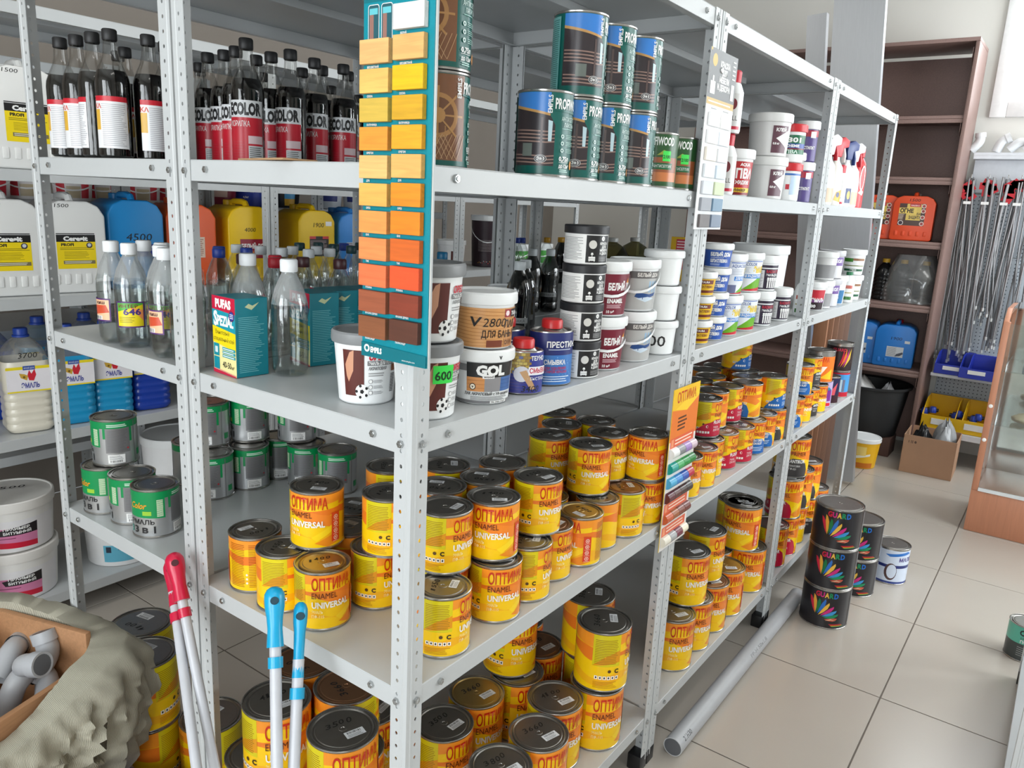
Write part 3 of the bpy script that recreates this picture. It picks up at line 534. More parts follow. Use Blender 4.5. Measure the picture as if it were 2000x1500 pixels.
a = A0().r((226, 230, 236), -38, 6, 70, 96).r((110, 116, 150), -38, 6, -10, 30).p((106, 170, 30), (-10, 8), (70, 8), (70, 60)).p((196, 24, 44), (-38, 4), (70, 4), (70, 16), (20, 10)).r((50, 130, 210), -20, 42, 70, 54).t(WHT, 'ДЛЯ РАДИАТОРОВ', -16, 45, 7, 82, bold=.03).t((30, 70, 150), 'AQUACOLOR', -32, 80, 9, 64, bold=.01).t((232, 200, 20), 'ЭМАЛЬ', 22, 60, 17, 46, bold=.06).lines((170, 176, 190), -32, 14, 58, 76, 5, .3).r((40, 90, 180), -34, 92, 60, 94)
bucket('aqua', 'radiator_enamel_bucket', .1, .086, .118, WHITE, WHITE, a, False)
def rad(w=0):
    a = A0().r((40, 28, 52), -130, 6, 130, 70).r((40, 28, 52), -130, 74, 130, 82).t((170, 30, 50), 'RADIATOR', 2, 58, 9, 56, bold=.04).t(WHT, 'ЭМАЛЬ ДЛЯ', 2, 48, 6.5, 44, bold=.03).r((224, 224, 226), -44, 10, -4, 66).lines((150, 150, 152), -42, -6, 12, 64, 16, .35)
    for k in range(6): a.r(WHT, 8+8*k, 10, 12.6+8*k, 40).e(WHT, 10.3+8*k, 41, 4, 2.6, 10)
    return a.r(WHT, 6, 35, 56, 37)
bucket('rad', 'purple_label_enamel_bucket', .084, .076, .112, WHITE, WHITE, rad(), False, .024)
bucket('radb', 'large_radiator_enamel_bucket', .19, .17, .25, WHITE, WHITE, rad(), False, .03)
# assorted narrow buckets for the far bays
def simple(kind, name, Dt, Db, h, body, lid, bands, texts, handle=False):
    a = A0()
    for b in bands: (a.r(b[0], *b[1:]) if len(b) == 5 else a.p(b[0], *b[1]))
    for t in texts: a.t(t[0], t[1], t[2], t[3], t[4], t[5] if len(t) > 5 else None, bold=.04)
    bucket(kind, name, Dt, Db, h, body, lid, a, handle, min(.026, h*.2), 7)
PU = (96, 62, 74)
simple('glue', 'glue_bucket', .125, .112, .125, (222, 221, 220), (228, 228, 226), [(PU, 6, 10, 62, 88), (WHT, [(18, 52), (62, 76), (62, 26)])], [(WHT, 'КЛЕЙ', 16, 72, 9, 36), (WHT, '0.8 кг', 10, 34, 6, 22)])
simple('gluebrown', 'white_bucket_brown_label', .16, .14, .16, (222, 221, 220), (228, 228, 226), [((84, 40, 36), 0, 20, 70, 100)], [])
simple('pva', 'red_label_glue_bucket', .1, .086, .125, WHITE, WHITE, [((176, 26, 34), -60, 22, 60, 92), ((236, 190, 30), -60, 10, 60, 22), ((130, 20, 26), -60, 3, 60, 10)], [(WHT, 'AQUA', 4, 80, 8, 34), (WHT, 'ПВА', -6, 48, 24, 60), (WHT, 'ЖИДКИЕ', -6, 32, 9, 50), (INK, 'УНИВЕР', -10, 12, 7, 44)])
simple('redlid', 'red_lid_glue_jar', .088, .084, .118, WHITE, (196, 30, 40), [((30, 104, 70), -60, 26, 60, 84), ((30, 70, 150), -60, 44, 60, 58), ((120, 30, 40), -60, 40, 60, 44)], [(WHT, '301', -10, 62, 14, 44), (WHT, 'CHEMIE', -14, 47, 8, 44), ((220, 240, 230), 'ПВА', -14, 28, 10, 40)])
simple('redlid2', 'red_lid_detergent_jar', .088, .084, .118, WHITE, (196, 30, 40), [((60, 110, 180), -60, 80, 60, 86), ((30, 120, 80), -40, 50, -14, 80), ((40, 70, 160), -40, 36, -10, 48), ((190, 30, 50), 0, 36, 12, 52), ((30, 110, 70), -40, 12, -16, 34), ((190, 210, 230), 14, 20, 50, 78)], [])
simple('violet', 'violet_label_bottle', .07, .066, .13, (84, 70, 130), WHITE, [((170, 36, 60), -60, 80, 60, 100), (WHT, 6, 76, 26, 96)], [(WHT, 'БУСТИЛАТ', -24, 40, 9, 50)])
simple('enamelred', 'rainbow_enamel_bucket', .1, .088, .11, WHITE, WHITE, [((226, 130, 30), -60, 6, -14, 80), ((190, 30, 50), -14, 6, 60, 80), ((120, 50, 130), 0, 30, 60, 44), ((40, 24, 30), -60, 4, 60, 32)], [(WHT, 'ЭМАЛЬ', -2, 34, 14, 56), (WHT, '2180', -26, 12, 11, 44)])
simple('purple', 'purple_label_bucket', .098, .088, .112, (206, 206, 210), (190, 190, 194), [((110, 80, 150), -60, 52, 60, 86)], [(WHT, 'ОРЕОЛ', 0, 64, 12, 50), ((120, 120, 130), 'АКРИЛ', -10, 30, 7, 30)])
simple('alina', 'blue_label_enamel_bucket', .1, .086, .12, WHITE, WHITE, [((40, 110, 160), -60, 4, 60, 60)], [(WHT, 'ALINA', -20, 26, 12, 50)])
simple('eco', 'green_label_bucket', .1, .086, .11, WHITE, WHITE, [((150, 110, 80), -40, 62, 60, 72), ((60, 130, 40), -40, 56, 0, 72), ((120, 130, 70), -40, 38, 60, 42), ((30, 90, 60), -40, 16, 60, 26)], [(WHT, 'ЭКО', -10, 18, 6, 30)])
simple('greyb', 'grey_label_bucket', .09, .08, .11, (222, 222, 222), WHITE, [((150, 150, 152), -60, 8, 60, 60)], [])
simple('redtub', 'white_red_paint_bucket', .15, .135, .12, (226, 222, 222), (230, 230, 230), [((206, 50, 64), -70, 14, -30, 84), ((206, 50, 64), 34, 14, 70, 84), ((196, 180, 150), -24, 14, 30, 60)], [], True)
simple('maroontub', 'dark_maroon_bucket', .16, .14, .13, (120, 26, 46), (70, 20, 30), [((180, 150, 140), -40, 40, 40, 80)], [])
simple('bluetub', 'royal_blue_bucket', .16, .14, .13, (36, 60, 160), (40, 70, 170), [], [(WHT, 'БЕЛЫЙ ДОМ', -46, 70, 13, 92), (WHT, '4,5кг', -30, 40, 9, 30)])
simple('bwtub', 'blue_white_bucket', .16, .14, .13, (220, 226, 236), WHITE, [((50, 60, 130), -60, 40, 60, 90)], [])
simple('blacktub', 'black_yellow_bucket', .16, .14, .13, (30, 30, 32), (26, 26, 28), [((220, 170, 50), 0, 10, 60, 44), ((80, 160, 210), 0, 44, 60, 84)], [])
simple('greentub', 'green_paint_bucket', .15, .14, .13, WHITE, WHITE, [((60, 160, 50), -120, 6, 120, 88)], [], True)
simple('yellowb', 'yellow_pattern_bucket', .21, .18, .2, (236, 180, 30), WHITE, [((240, 236, 220), [(-60, 60), (60, 90), (60, 104), (-60, 80)]), ((200, 110, 20), -90, 6, 90, 40), ((240, 210, 120), -30, 90, 30, 150)], [])
a = A0().r((52, 36, 44), -170, 20, 170, 172).r((220, 160, 40), 66, 20, 78, 172).lines((190, 180, 180), -60, 50, 90, 160, 9, .2).r(WHT, 34, 40, 52, 76)
for k in range(16): a.e(random.choice(((230, 60, 60), (240, 180, 40), (230, 230, 230))), -60+10*k, random.uniform(22, 34), 3, None, 4)
bucket('darkb', 'dark_brown_bucket', .2, .18, .3, (52, 36, 44), WHITE, a, True, .03, 9)
a = A0().r((230, 228, 230), -170, 4, 170, 120); a.p((214, 130, 170), (-110, 40), (90, 24), (90, 96), (-110, 90)).p((206, 30, 60), (-110, 24), (90, 14), (90, 34), (-110, 46)).p((28, 22, 26), (-30, 66), (90, 66), (90, 104), (-10, 92), (-40, 84)).r((150, 20, 36), -104, 66, -84, 82).r((30, 26, 28), -76, 64, -62, 84).t(WHT, 'ПРАЙМЕР', -20, 86, 9.5, 84, bold=.04).t(WHT, 'БИТУМНЫЙ', -20, 71, 9.5, 88, bold=.04).lines((120, 40, 80), -60, 30, 52, 60, 1, .3)
bucket('primer', 'bitumen_primer_bucket', .27, .25, .185, (232, 230, 226), (232, 229, 224), a, False, .035, 10)
KINDS['primerm'] = ('bitumen_primer_bucket', KINDS['primer'][1]+lidmark('1500', .188, .13, -1))
a = A0().p((100, 180, 205), (-60, 20), (120, 20), (120, 90), (-60, 90)).r((24, 40, 60), -50, 60, -30, 84).r((20, 50, 100), -4, 70, 70, 84)
bucket('cyanb', 'cyan_label_bucket', .26, .24, .22, (232, 232, 232), WHITE, a, False, .035, 10)
a = A0().r((226, 150, 190), -120, 60, 120, 140).p((34, 40, 90), (-20, 60), (120, 60), (120, 150), (20, 120)).p((240, 230, 236), (-10, 90), (30, 150), (60, 120), (10, 40))
bucket('pinkb', 'pink_navy_bucket', .24, .22, .19, WHITE, WHITE, a, False, .03, 10)
# ---- bottles
CAPB = M((26, 26, 28), .5, amt=.05); DARK = M((10, 8, 8), .25); DARK.node_tree.nodes['Principled BSDF'].inputs['Specular IOR Level'].default_value = .1; GLASS = clear('bottle_glass', (.86, .86, .85), .035, .45)
def bottle(kind, name, prof, liq, capm, capz, capr, art=None, R=.034, glass=None, ribs=True):
    parts = [('bottle', MB().lathe(prof, glass or GLASS, 28).build('bottle'))]
    if liq: parts.append(('liquid', MB().lathe(liq[0], liq[1], 28).build('liquid')))
    z0, z1 = capz; parts.append(('cap', MB().lathe([(capr-.001, z0), (capr, z0+.002), (capr, z1-.0025), (capr-.002, z1), (0, z1)], capm, 20).build('cap', angle=.7)))
    if art: parts.append(('label', art.mesh('label', cyl(R), 4)))
    KINDS[kind] = (name, parts)
vb = [(0, .004), (.028, .002), (.033, .006), (.0335, .15), (.032, .162), (.027, .176), (.018, .196), (.0145, .21), (.0125, .235), (.0125, .24)]
vl = ([(0, .005), (.0275, .003), (.0325, .007), (.033, .15), (.0315, .161), (.0265, .174), (0, .174)], DARK)
fa = A0().r((196, 28, 48), -36, 8, 42, 102).r((220, 222, 224), -36, 96, 42, 130).t((34, 34, 36), 'ECOLOR', -35, 102, 22, 72, bold=.06).t(WHT, 'МОРИЛКА', -34, 78, 11, 46).r((214, 216, 218), 8, 12, 42, 40).r((226, 200, 204), 8, 44, 40, 60).lines((90, 90, 92), 10, 40, 14, 38, 6, .4).lines((190, 60, 70), -34, 4, 12, 50, 7, .2)
ba = A0().r((226, 226, 228), -26, 20, 44, 112).r((190, 26, 44), -26, 112, 44, 122).r((214, 168, 60), -26, 56, -12, 96).t((200, 60, 30), 'КА', -26, 98, 9, 18, bold=.03).lines((170, 170, 176), -8, 42, 24, 108, 22, .35)
bottle('varnf', 'varnish_bottle', vb, vl, CAPB, (.232, .254), .0145, fa, .0335); bottle('varnb', 'varnish_bottle', vb, vl, CAPB, (.232, .254), .0145, ba, .0335)
sb = [(0, .006), (.028, .002), (.034, .012), (.0355, .06), (.0345, .1), (.0355, .12), (.0345, .14), (.027, .168), (.018, .188), (.0125, .2), (.0125, .205)]
sl = ([(0, .007), (.027, .004), (.033, .013), (.0345, .06), (.0335, .1), (.0345, .118), (.034, .132), (0, .132)], clear('solvent_liquid', (.88, .9, .89), .03, .3))
fogm = clear('frosted_pet', (.9, .92, .93), .06, .5, .25); sh_ = ([(.0346, .139), (.0272, .168), (.0182, .188), (.0127, .2), (.0127, .206)], fogm)
la = A0().r((84, 40, 110), -30, 50, 30, 100).r((238, 190, 150), -27, 53, 27, 97).p((206, 80, 50), (-27, 62), (27, 70), (20, 86), (-20, 84)).r((230, 226, 224), -24, 53, 10, 62).bars((60, 60, 60), -22, 8, 54, 61, 10).t((70, 40, 40), 'киш', -6, 88, 7, 24, bold=.03)
lb = A0().r((84, 40, 110), -30, 46, 30, 102).r((232, 210, 30), -27, 49, 27, 99).p((80, 170, 60), (-27, 80), (27, 96), (27, 99), (-27, 99)).p((240, 150, 90), (0, 90), (27, 60), (27, 84)).t((60, 40, 120), '646', -14, 74, 13, 36, bold=.03).t((120, 50, 40), 'ИНТЕР', -24, 89, 7, 40, bold=.02).lines((150, 140, 20), -24, 10, 56, 70, 4, .35)
WCAP = M((232, 234, 236), .4)
for k, ar in (('solva', la), ('solvb', lb), ('solv', None)):
    bottle(k, 'solvent_bottle', sb, sl, WCAP, (.2, .224), .0165, ar, .0357, PET); KINDS[k][1].append(('frosted_shoulder', MB().lathe(sh_[0], fogm, 28).build('frosted_shoulder')))
hb_ = [(0, .006), (.026, .002), (.031, .01), (.032, .03), (.0305, .034), (.032, .038), (.032, .06), (.029, .08), (.031, .1), (.0325, .12), (.031, .14), (.022, .165), (.0125, .185), (.0125, .19)]
hl = ([(0, .007), (.025, .004), (.03, .011), (.031, .06), (.028, .08), (.03, .1), (.0315, .12), (0, .12)], clear('solvent_liquid', (.88, .9, .89), .03, .3))
for k, c in (('red', (190, 30, 48)), ('maroon', (64, 28, 32)), ('white', (214, 218, 220)), ('blue', (30, 60, 150)), ('green', (24, 62, 66)), ('teal', (10, 100, 140)), ('yellow', (190, 140, 20))):
    bottle('pet_'+k, 'clear_plastic_bottle', hb_, hl, M(c, .4), (.184, .206), .015, None, .032, PET)
PETD = clear('dark_pet', (.30, .31, .31), .06, .5)
for k, c in (('white', (200, 206, 208)), ('yellow', (190, 140, 20)), ('red', (160, 30, 30))):
    bottle('dk_'+k, 'dark_plastic_bottle', hb_, ([(0, .007), (.025, .004), (.03, .011), (.031, .06), (.028, .08), (.03, .1), (.0315, .125), (0, .125)], M((34, 34, 36), .15)), M(c, .4), (.184, .206), .015, A0().r((150, 152, 152), -30, 52, 30, 66).t((60, 60, 60), 'ЭМАКА', -20, 55, 7, 40), .0325, PETD)
# five litre enamel bottles, square section with ribs
def five(kind, c):
    K5 = .9; prof = [(0, .004), (.07, .002), (.08, .014)]
    for k in range(5): z = .025+.026*k; prof += [(.081, z), (.078, z+.009), (.081, z+.018)]
    prof += [(.082, .152), (.082, .235), (.079, .25)]; top = [(.079, .25), (.066, .285), (.04, .315), (.02, .328), (.018, .335)]
    prof = [(r*K5, z) for r, z in prof]; top = [(r*K5, z) for r, z in top]; b = MB().lathe(prof, M(c, .25, amt=.04), 40, pw=5).build('bottle'); t = MB().lathe(top, clear('shoulder_%d' % c[2], tuple(.35+.6*x/255 for x in c), .06, .5, .15), 40, pw=3).build('shoulder')
    cp = MB().lathe([(.026, .325), (.026, .331), (.022, .333), (.022, .352), (.02, .355), (0, .355)], M((28, 66, 160), .4), 24).build('cap')
    a = A0().r((232, 228, 232), -66, 150, 66, 232).r((236, 214, 40), -66, 224, 66, 234).r((236, 214, 40), -66, 146, 66, 151).r((50, 80, 160), -16, 222, 20, 236).t(WHT, 'ЯРКИЙ ДОМ', -13, 226, 5, 30).p((206, 40, 56), (0, 186), (14, 184), (22, 204), (18, 224), (8, 208), (2, 222), (-4, 204)).p((200, 160, 60), (-24, 196), (-6, 186), (-2, 202), (-12, 208), (-28, 212)).e((120, 90, 30), -14, 198, 4, None, 8).t((50, 60, 150), 'ЭМАЛЬ', -24, 160, 17, 54, bold=.03)
    KINDS[kind] = ('five_litre_enamel_bottle', [('bottle', b), ('shoulder', t), ('cap', cp), ('label', a.mesh('label', plane((0, -.0743, 0), (1, 0, 0), (0, 0, 1)), off0=.6))])
five('five_w', (222, 216, 200)); five('five_c', (30, 146, 196)); five('five_b', (28, 62, 160))
KINDS['five_w'][1].append(('price_mark', A0().t(INK, '3700', -26, 262, 17, 56, sh=.2).mesh('price_mark', lambda a, b, o: (a/1000, -(.0716-(b/1000-.25)*.33)-o, b/1000), off0=.6)))
# jerrycans
def jerry(kind, c, w, d, h, art, capc=None, mark=None, vt=0):
    m = M(c, .38, amt=.04, scale=8); b = MB(); r = .18*w
    pts = [(w/2, .01), (w/2, h*.80), (w/2-.02, h*.90), (w/2-.055, h*.95), (-w/2+.055, h*.95), (-w/2+.02, h*.90), (-w/2, h*.80), (-w/2, .01), (-w/2+.01, 0), (w/2-.01, 0)]
    b.extr(pts, -d/2, d/2, m); body = b.build('body', bevel=.014, seg=3)
    hd = MB().tube([(0, -d*.34, h*.94), (0, -d*.3, h*.985), (0, -d*.2, h), (0, d*.12, h), (0, d*.2, h*.985), (0, d*.22, h*.94)], .013, m, 10).build('handle')
    cp = MB().lathe([(.022, 0), (.022, .02), (.019, .023), (0, .023)], M(capc or c, .4), 20, Matrix.Translation((0, d*.36, h*.945))).build('cap')
    rb = MB().box(-.009, -.0035, .03, .009, .004, h*.2, m).build('rib', bevel=.003)
    parts = [('body', body), ('handle', hd), ('screw_cap', cp)]+[('rib', (lambda me, q: (me.transform(Matrix.Translation(q)), me)[1])(rb.copy(), (-w*.34+w*.17*k, -d/2, 0))) for k in range(5)]; mp = plane((0, -d/2, 0), (1, 0, 0), (0, 0, 1))
    if art: parts.append(('label', art.mesh('label', mp, off0=.5)))
    if mark: parts.append(('price_mark', A0().t(INK, mark[0], mark[1], mark[2], mark[3], mark[4], sh=.15).mesh('price_mark', mp, off0=.4)))
    KINDS[kind] = ('jerrycan', parts)
a = A0().r((24, 24, 24), -62, 176, 62, 200).t(WHT, 'Ceresit', -40, 180, 14, 78, bold=.06).r((236, 208, 20), -62, 84, 62, 176).t((30, 30, 30), 'PROFI', -48, 162, 9, 40, bold=.05).e((60, 60, 70), 42, 164, 10).e((200, 204, 210), 42, 165, 6).lines((120, 108, 20), -52, 58, 148, 158, 2, .35).lines((150, 134, 20), -40, 40, 118, 144, 6, .3).r((120, 110, 80), -44, 100, 58, 112).lines((230, 226, 200), -40, 54, 101, 111, 2, .4).lines((24, 24, 24), -62, 62, 201, 206, 1, .6, .02)
jerry('j_white', (226, 226, 224), .2, .22, .33, a, mark=('1500', -60, 292, 12, 44))
a = A0().r((120, 100, 60), -50, 120, -5, 165).r((30, 50, 130), -5, 120, 70, 165).t(WHT, 'GRUND', 30, 152, 6, 28); jerry('j_blue', (24, 128, 192), .2, .22, .34, a, mark=('4500', -40, 178, 26, 92))
a = A0().r((214, 190, 170), 0, 110, 50, 190).lines((150, 100, 80), 4, 46, 116, 184, 9, .4); jerry('j_orange', (226, 88, 30), .2, .22, .33, a)
a = A0().r((150, 30, 50), -50, 100, 76, 180).t(WHT, 'БЕЛЫЙ ДОМ', -44, 142, 17, 116, bold=.05).t((230, 170, 60), 'КРАСКА', 6, 118, 13, 56); jerry('j_yellow', (238, 196, 18), .2, .22, .33, a, mark=('4000', -30, 210, 17, 50))
a = A0().r((44, 40, 40), -40, 100, 60, 190).r((200, 60, 60), -40, 178, -8, 190).r((200, 60, 60), 28, 178, 60, 190).lines((170, 150, 150), -36, 56, 110, 172, 10, .35).r(WHT, 44, 236, 76, 256); jerry('j_yellow2', (232, 192, 20), .19, .22, .32, a, mark=('1900', -20, 230, 20, 54))
a = A0().r((200, 206, 214), -50, 110, 60, 160).lines((120, 100, 130), -46, 56, 112, 158, 6, .5); jerry('j_sky', (58, 140, 220), .19, .22, .31, a)
a = A0().r((74, 50, 40), -84, 96, 70, 236).r((216, 186, 90), -40, 130, 46, 234).r((226, 196, 96), -84, 172, 20, 208).t((40, 24, 20), 'ОГНЕ', -78, 178, 24, 80, bold=.05).t((60, 30, 20), 'БИО', 22, 164, 14, 40, bold=.03).t((40, 24, 20), 'ЗАЩИТА', -24, 140, 18, 72, bold=.04).r((190, 30, 40), -24, 216, 40, 234).t(WHT, 'FIREBIO', -18, 220, 9, 50)
for z in (110, 150, 190, 222): a.e((220, 200, 190), 58, z, 14, None, 12).e((150, 50, 50), 58, z, 9, None, 10)
a.e((220, 210, 205), -66, 112, 16).e((60, 40, 50), -66, 112, 12).lines((200, 180, 160), -84, -48, 132, 170, 5, .5)
jerry('j_fire', (222, 78, 40), .25, .22, .3, a, capc=(226, 214, 206), mark=('1500', -30, 250, 18, 62))
a = A0().r((206, 210, 214), -44, 70, 60, 140).lines((120, 120, 130), -40, 20, 74, 136, 14, .35).p((70, 76, 90), (10, 74), (40, 80), (60, 96), (56, 108), (20, 92)).r((220, 224, 226), 60, 168, 92, 186); jerry('j_water', (34, 122, 206), .25, .22, .3, a, capc=(190, 40, 50), mark=('1900', -26, 186, 20, 66))
# spray and squeeze bottles
def spray(kind, body, head, lever, label=None, hz=.19):
    b = MB().lathe([(0, 0), (.036, 0), (.04, .006), (.04, .1), (.034, .14), (.018, hz-.03), (.014, hz-.02), (.014, hz-.006)], M(body, .35), 24, sy=.62).build('body')
    hd = MB().extr([(-.016, hz-.012), (.014, hz-.012), (.02, hz+.02), (.05, hz+.026), (.052, hz+.05), (.02, hz+.062), (-.018, hz+.05), (-.022, hz+.02)], -.013, .013, M(head, .35)).build('spray_head', bevel=.004)
    lv = MB().extr([(.026, hz+.024), (.034, hz+.024), (.046, hz-.004), (.044, hz-.03), (.04, hz-.03), (.036, hz-.004)], -.008, .008, M(lever, .35)).build('trigger', bevel=.002)
    parts = [('body', b), ('spray_head', hd), ('trigger', lv)]
    if label: parts.append(('label', label.mesh('label', lambda a, z, o: ((.0405+o)*math.sin(a/40.5), -(.0405+o)*.62*math.cos(a/40.5), z/1000), 4, off0=.4)))
    KINDS[kind] = ('spray_bottle', parts)
spray('sp_red', (226, 222, 214), (196, 30, 44), (236, 234, 232), A0().p((220, 170, 40), (-20, 20), (20, 12), (24, 60), (-10, 50)).e((60, 70, 120), 0, 40, 10))
spray('sp_blue', (226, 226, 226), (44, 62, 120), (44, 62, 120), A0().r((40, 60, 110), -18, 14, 20, 70).e((230, 180, 60), 2, 44, 10, 16))
spray('sp_white', (232, 232, 230), (236, 236, 236), (190, 30, 44), A0().r((206, 180, 150), -18, 10, 22, 60))
a = A0().e((240, 236, 232), 0, 120, 16, 50).e((206, 40, 44), 0, 120, 11, 44).p((240, 236, 232), (-16, 60), (10, 50), (18, 66), (0, 74)); 
KINDS['drain'] = ('red_cleaner_bottle', [('body', MB().lathe([(0, 0), (.04, 0), (.042, .006), (.042, .14), (.034, .18), (.02, .2), (.016, .205)], M((206, 40, 44), .3), 24, sy=.6).build('body')), ('cap', MB().lathe([(.018, .203), (.018, .235), (0, .237)], M((196, 28, 40), .4), 16).build('cap')), ('label', a.mesh('label', lambda q, z, o: ((.0425+o)*math.sin(q/42.5), -(.0425+o)*.6*math.cos(q/42.5), z/1000), 4, off0=.4))])
KINDS['redcap'] = ('red_cap_bottle', [('body', MB().lathe([(0, 0), (.028, 0), (.03, .006), (.03, .1), (.022, .12), (.016, .128)], M(WHITE, .35), 24).build('body')), ('cap', MB().lathe([(.02, .124), (.021, .15), (.018, .154), (0, .154)], M((196, 30, 50), .4), 16).build('cap')), ('label', A0().r((216, 216, 214), -26, 16, 26, 96).e((120, 40, 50), 0, 70, 12, 14).t((60, 50, 50), 'ALL', -10, 30, 12, 26).r((196, 30, 60), -26, 8, 26, 16).mesh('label', cyl(.03), 5))])
KINDS['dropper'] = ('white_squeeze_bottle', [('body', MB().lathe([(0, 0), (.024, 0), (.026, .006), (.026, .09), (.02, .11), (.012, .118)], M(WHITE, .35), 20).build('body')), ('cap', MB().lathe([(.014, .116), (.014, .13), (0, .131)], M((30, 110, 70), .4), 14).build('cap')), ('label', A0().r((190, 100, 90), -20, 60, 20, 74).r((60, 120, 60), -20, 12, 20, 26).r((170, 160, 90), -20, 40, 20, 44).mesh('label', cyl(.026), 5))])
# boxes
def carton(kind, name, w, d, h, front, side, c):
    b = MB().box(-w/2, -d/2, 0, w/2, d/2, h, M(c, .42, amt=.03)).build('body', bevel=.0008, seg=1)
    KINDS[kind] = (name, [('body', b), ('front_print', front.mesh('front_print', plane((-w/2, -d/2, 0), (1, 0, 0), (0, 0, 1)), off0=.3)), ('side_print', side.mesh('side_print', plane((w/2, -d/2, 0), (0, 1, 0), (0, 0, 1)), off0=.3))])
PC = (10, 122, 136); PR = (196, 24, 62)
fr_ = Art().r((238, 226, 160), 0, 0, 82, 150).p((20, 150, 168), (0, 92), (82, 84), (82, 128), (0, 126)).p(PR, (0, 124), (82, 120), (82, 150), (0, 150)).t(WHT, 'PUFAS', 12, 129, 15, 56, bold=.06).t(WHT, 'S', 4, 94, 26, 15, bold=.05).t(WHT, 'PEZIAL', 18, 95, 18, 58, bold=.05).p((240, 214, 20), (0, 60), (82, 50), (82, 84), (0, 92)).t((50, 40, 20), 'Виниловый', 10, 77, 8, 50).t((50, 40, 20), 'специальный клей', 3, 64, 8, 74)
fr_.e((90, 40, 90), 70, 116, 10).e((40, 60, 150), 70, 116, 8).lines(WHT, 64, 76, 111, 121, 3, .4, .05).r((20, 140, 158), 2, 34, 22, 58).r((210, 224, 226), 7, 40, 17, 52).r((20, 140, 158), 2, 8, 22, 32)
for z in (48, 41, 34): fr_.r((20, 150, 168), 34, z, 80, z+5.4).lines(WHT, 36, 78, z+1, z+4.4, 1, .5)
fr_.t((40, 40, 40), '40-50', 34, 14, 12, 30).t((40, 40, 40), 'м²', 66, 14, 7).p(PR, (0, 0), (82, 0), (82, 2), (40, 5), (0, 7)).p((230, 130, 150), (0, 8), (40, 6), (82, 3), (82, 4), (40, 7), (0, 9))
sd_ = Art().p((196, 206, 160), (20, 134), (34, 128), (44, 136), (50, 142), (36, 136), (28, 140)).lines((120, 190, 196), 6, 60, 8, 116, 30, .3, .4)
carton('pufas', 'wallpaper_glue_box', .082, .068, .15, fr_, sd_, PC)
a = Art().r((40, 110, 60), 0, 0, 46, 118).p((236, 206, 30), (0, 20), (46, 60), (46, 100), (0, 64)).p((200, 50, 40), (10, 46), (34, 56), (34, 78), (10, 66)); carton('gybox', 'green_yellow_box', .046, .07, .118, a, Art().lines((160, 200, 160), 6, 60, 10, 100, 12, .3), (40, 110, 60))
a = Art().r((30, 110, 60), 0, 0, 46, 118).r((236, 206, 30), 0, 60, 46, 96).t(RED, 'СУПЕР', 4, 76, 12, 40, bold=.03).t(WHT, 'ЭЦ', 8, 14, 16, 26, bold=.03); carton('gybox2', 'green_box_yellow_band', .046, .07, .118, a, Art().lines((160, 200, 160), 6, 60, 10, 100, 12, .3), (30, 110, 60))
a = Art().r((238, 238, 236), 0, 0, 60, 160)
for z in (10, 50, 100): a.r((30, 130, 70), 8, z, 52, z+34)
carton('greenbox', 'white_green_carton', .06, .05, .16, a, a, (238, 238, 236))
# ================================================================== stock on the shelves
DIM = {'varnf': (.068, .254), 'varnb': (.068, .254), 'solva': (.072, .224), 'solvb': (.072, .224), 'solv': (.072, .224), 'prest': (.09, .129), 'tech': (.078, .103), 'jar': (.0925, .077),
       'drain': (.085, .237), 'redcap': (.06, .154), 'dropper': (.052, .131), 'sp_red': (.08, .25), 'sp_blue': (.08, .25), 'sp_white': (.08, .25)}
for k in KINDS:
    if k.startswith('pet_') or k.startswith('dk_'): DIM[k] = (.066, .206)
def dims(k):
    k0 = k[:5] if k[:5] in ('s_uni', 'b_uni', 'x_uni') else ('plain' if k == 'plainw' else ('primer' if k == 'primerm' else k))
    return DIM[k] if k in DIM else KINDS[k0+'_d']
SURF = {}
def surf(n, z, x0, x1, y0, y1, where): SURF[n] = (z, x0, x1, y0, y1, where)
rowA = lambda i: (X[i]+.006, X[i+1]-.006)
for i, nm in enumerate(('nearest', 'middle', 'far')):
    for zn, z, sn in (('5', S5, 'bottom'), ('4', S4, 'second'), ('3', S3, 'third'), ('2', S2, 'fourth')):
        surf('A%d%s' % (i+1, zn), z, *rowA(i), .006, Y[1]-.006, "on %s bay's %s shelf" % (nm, sn))
        surf('R%d%s' % (i+1, zn), z, *rowA(i), Y[1]+.008, Y[2]-.006, "on %s rear bay's %s shelf" % (nm, sn))
surf('floorL', 0, .01, .95, .64, 1.3, 'on the floor behind the red mop'); surf('floorA', 0, 1.9, 3.0, -.45, -.074, 'on the aisle floor')
surf('B1', .12, -1, 3.6, 2.01, 2.45, "on left rack's bottom shelf"); surf('B2', .72, -1, 3.6, 2.01, 2.45, "on left rack's second shelf"); surf('B3', 1.19, -1, 3.6, 2.01, 2.45, "on left rack's third shelf")
surf('B4', 1.6, -1, 3.6, 2.01, 2.45, "on left rack's fourth shelf"); surf('Cc', 1.49, -1, 3, 2.51, 2.94, 'on the hindmost left rack'); surf('D0', 0, 2.3, 2.96, -1.3, -.76, 'on the floor at the right edge')
ITEMS = []
def auto(p, s): return ('A' if p.y < Y[1]-.02 else 'R')+str(1+(p.x > X[1]-.02)+(p.x > X[2]-.02))+s
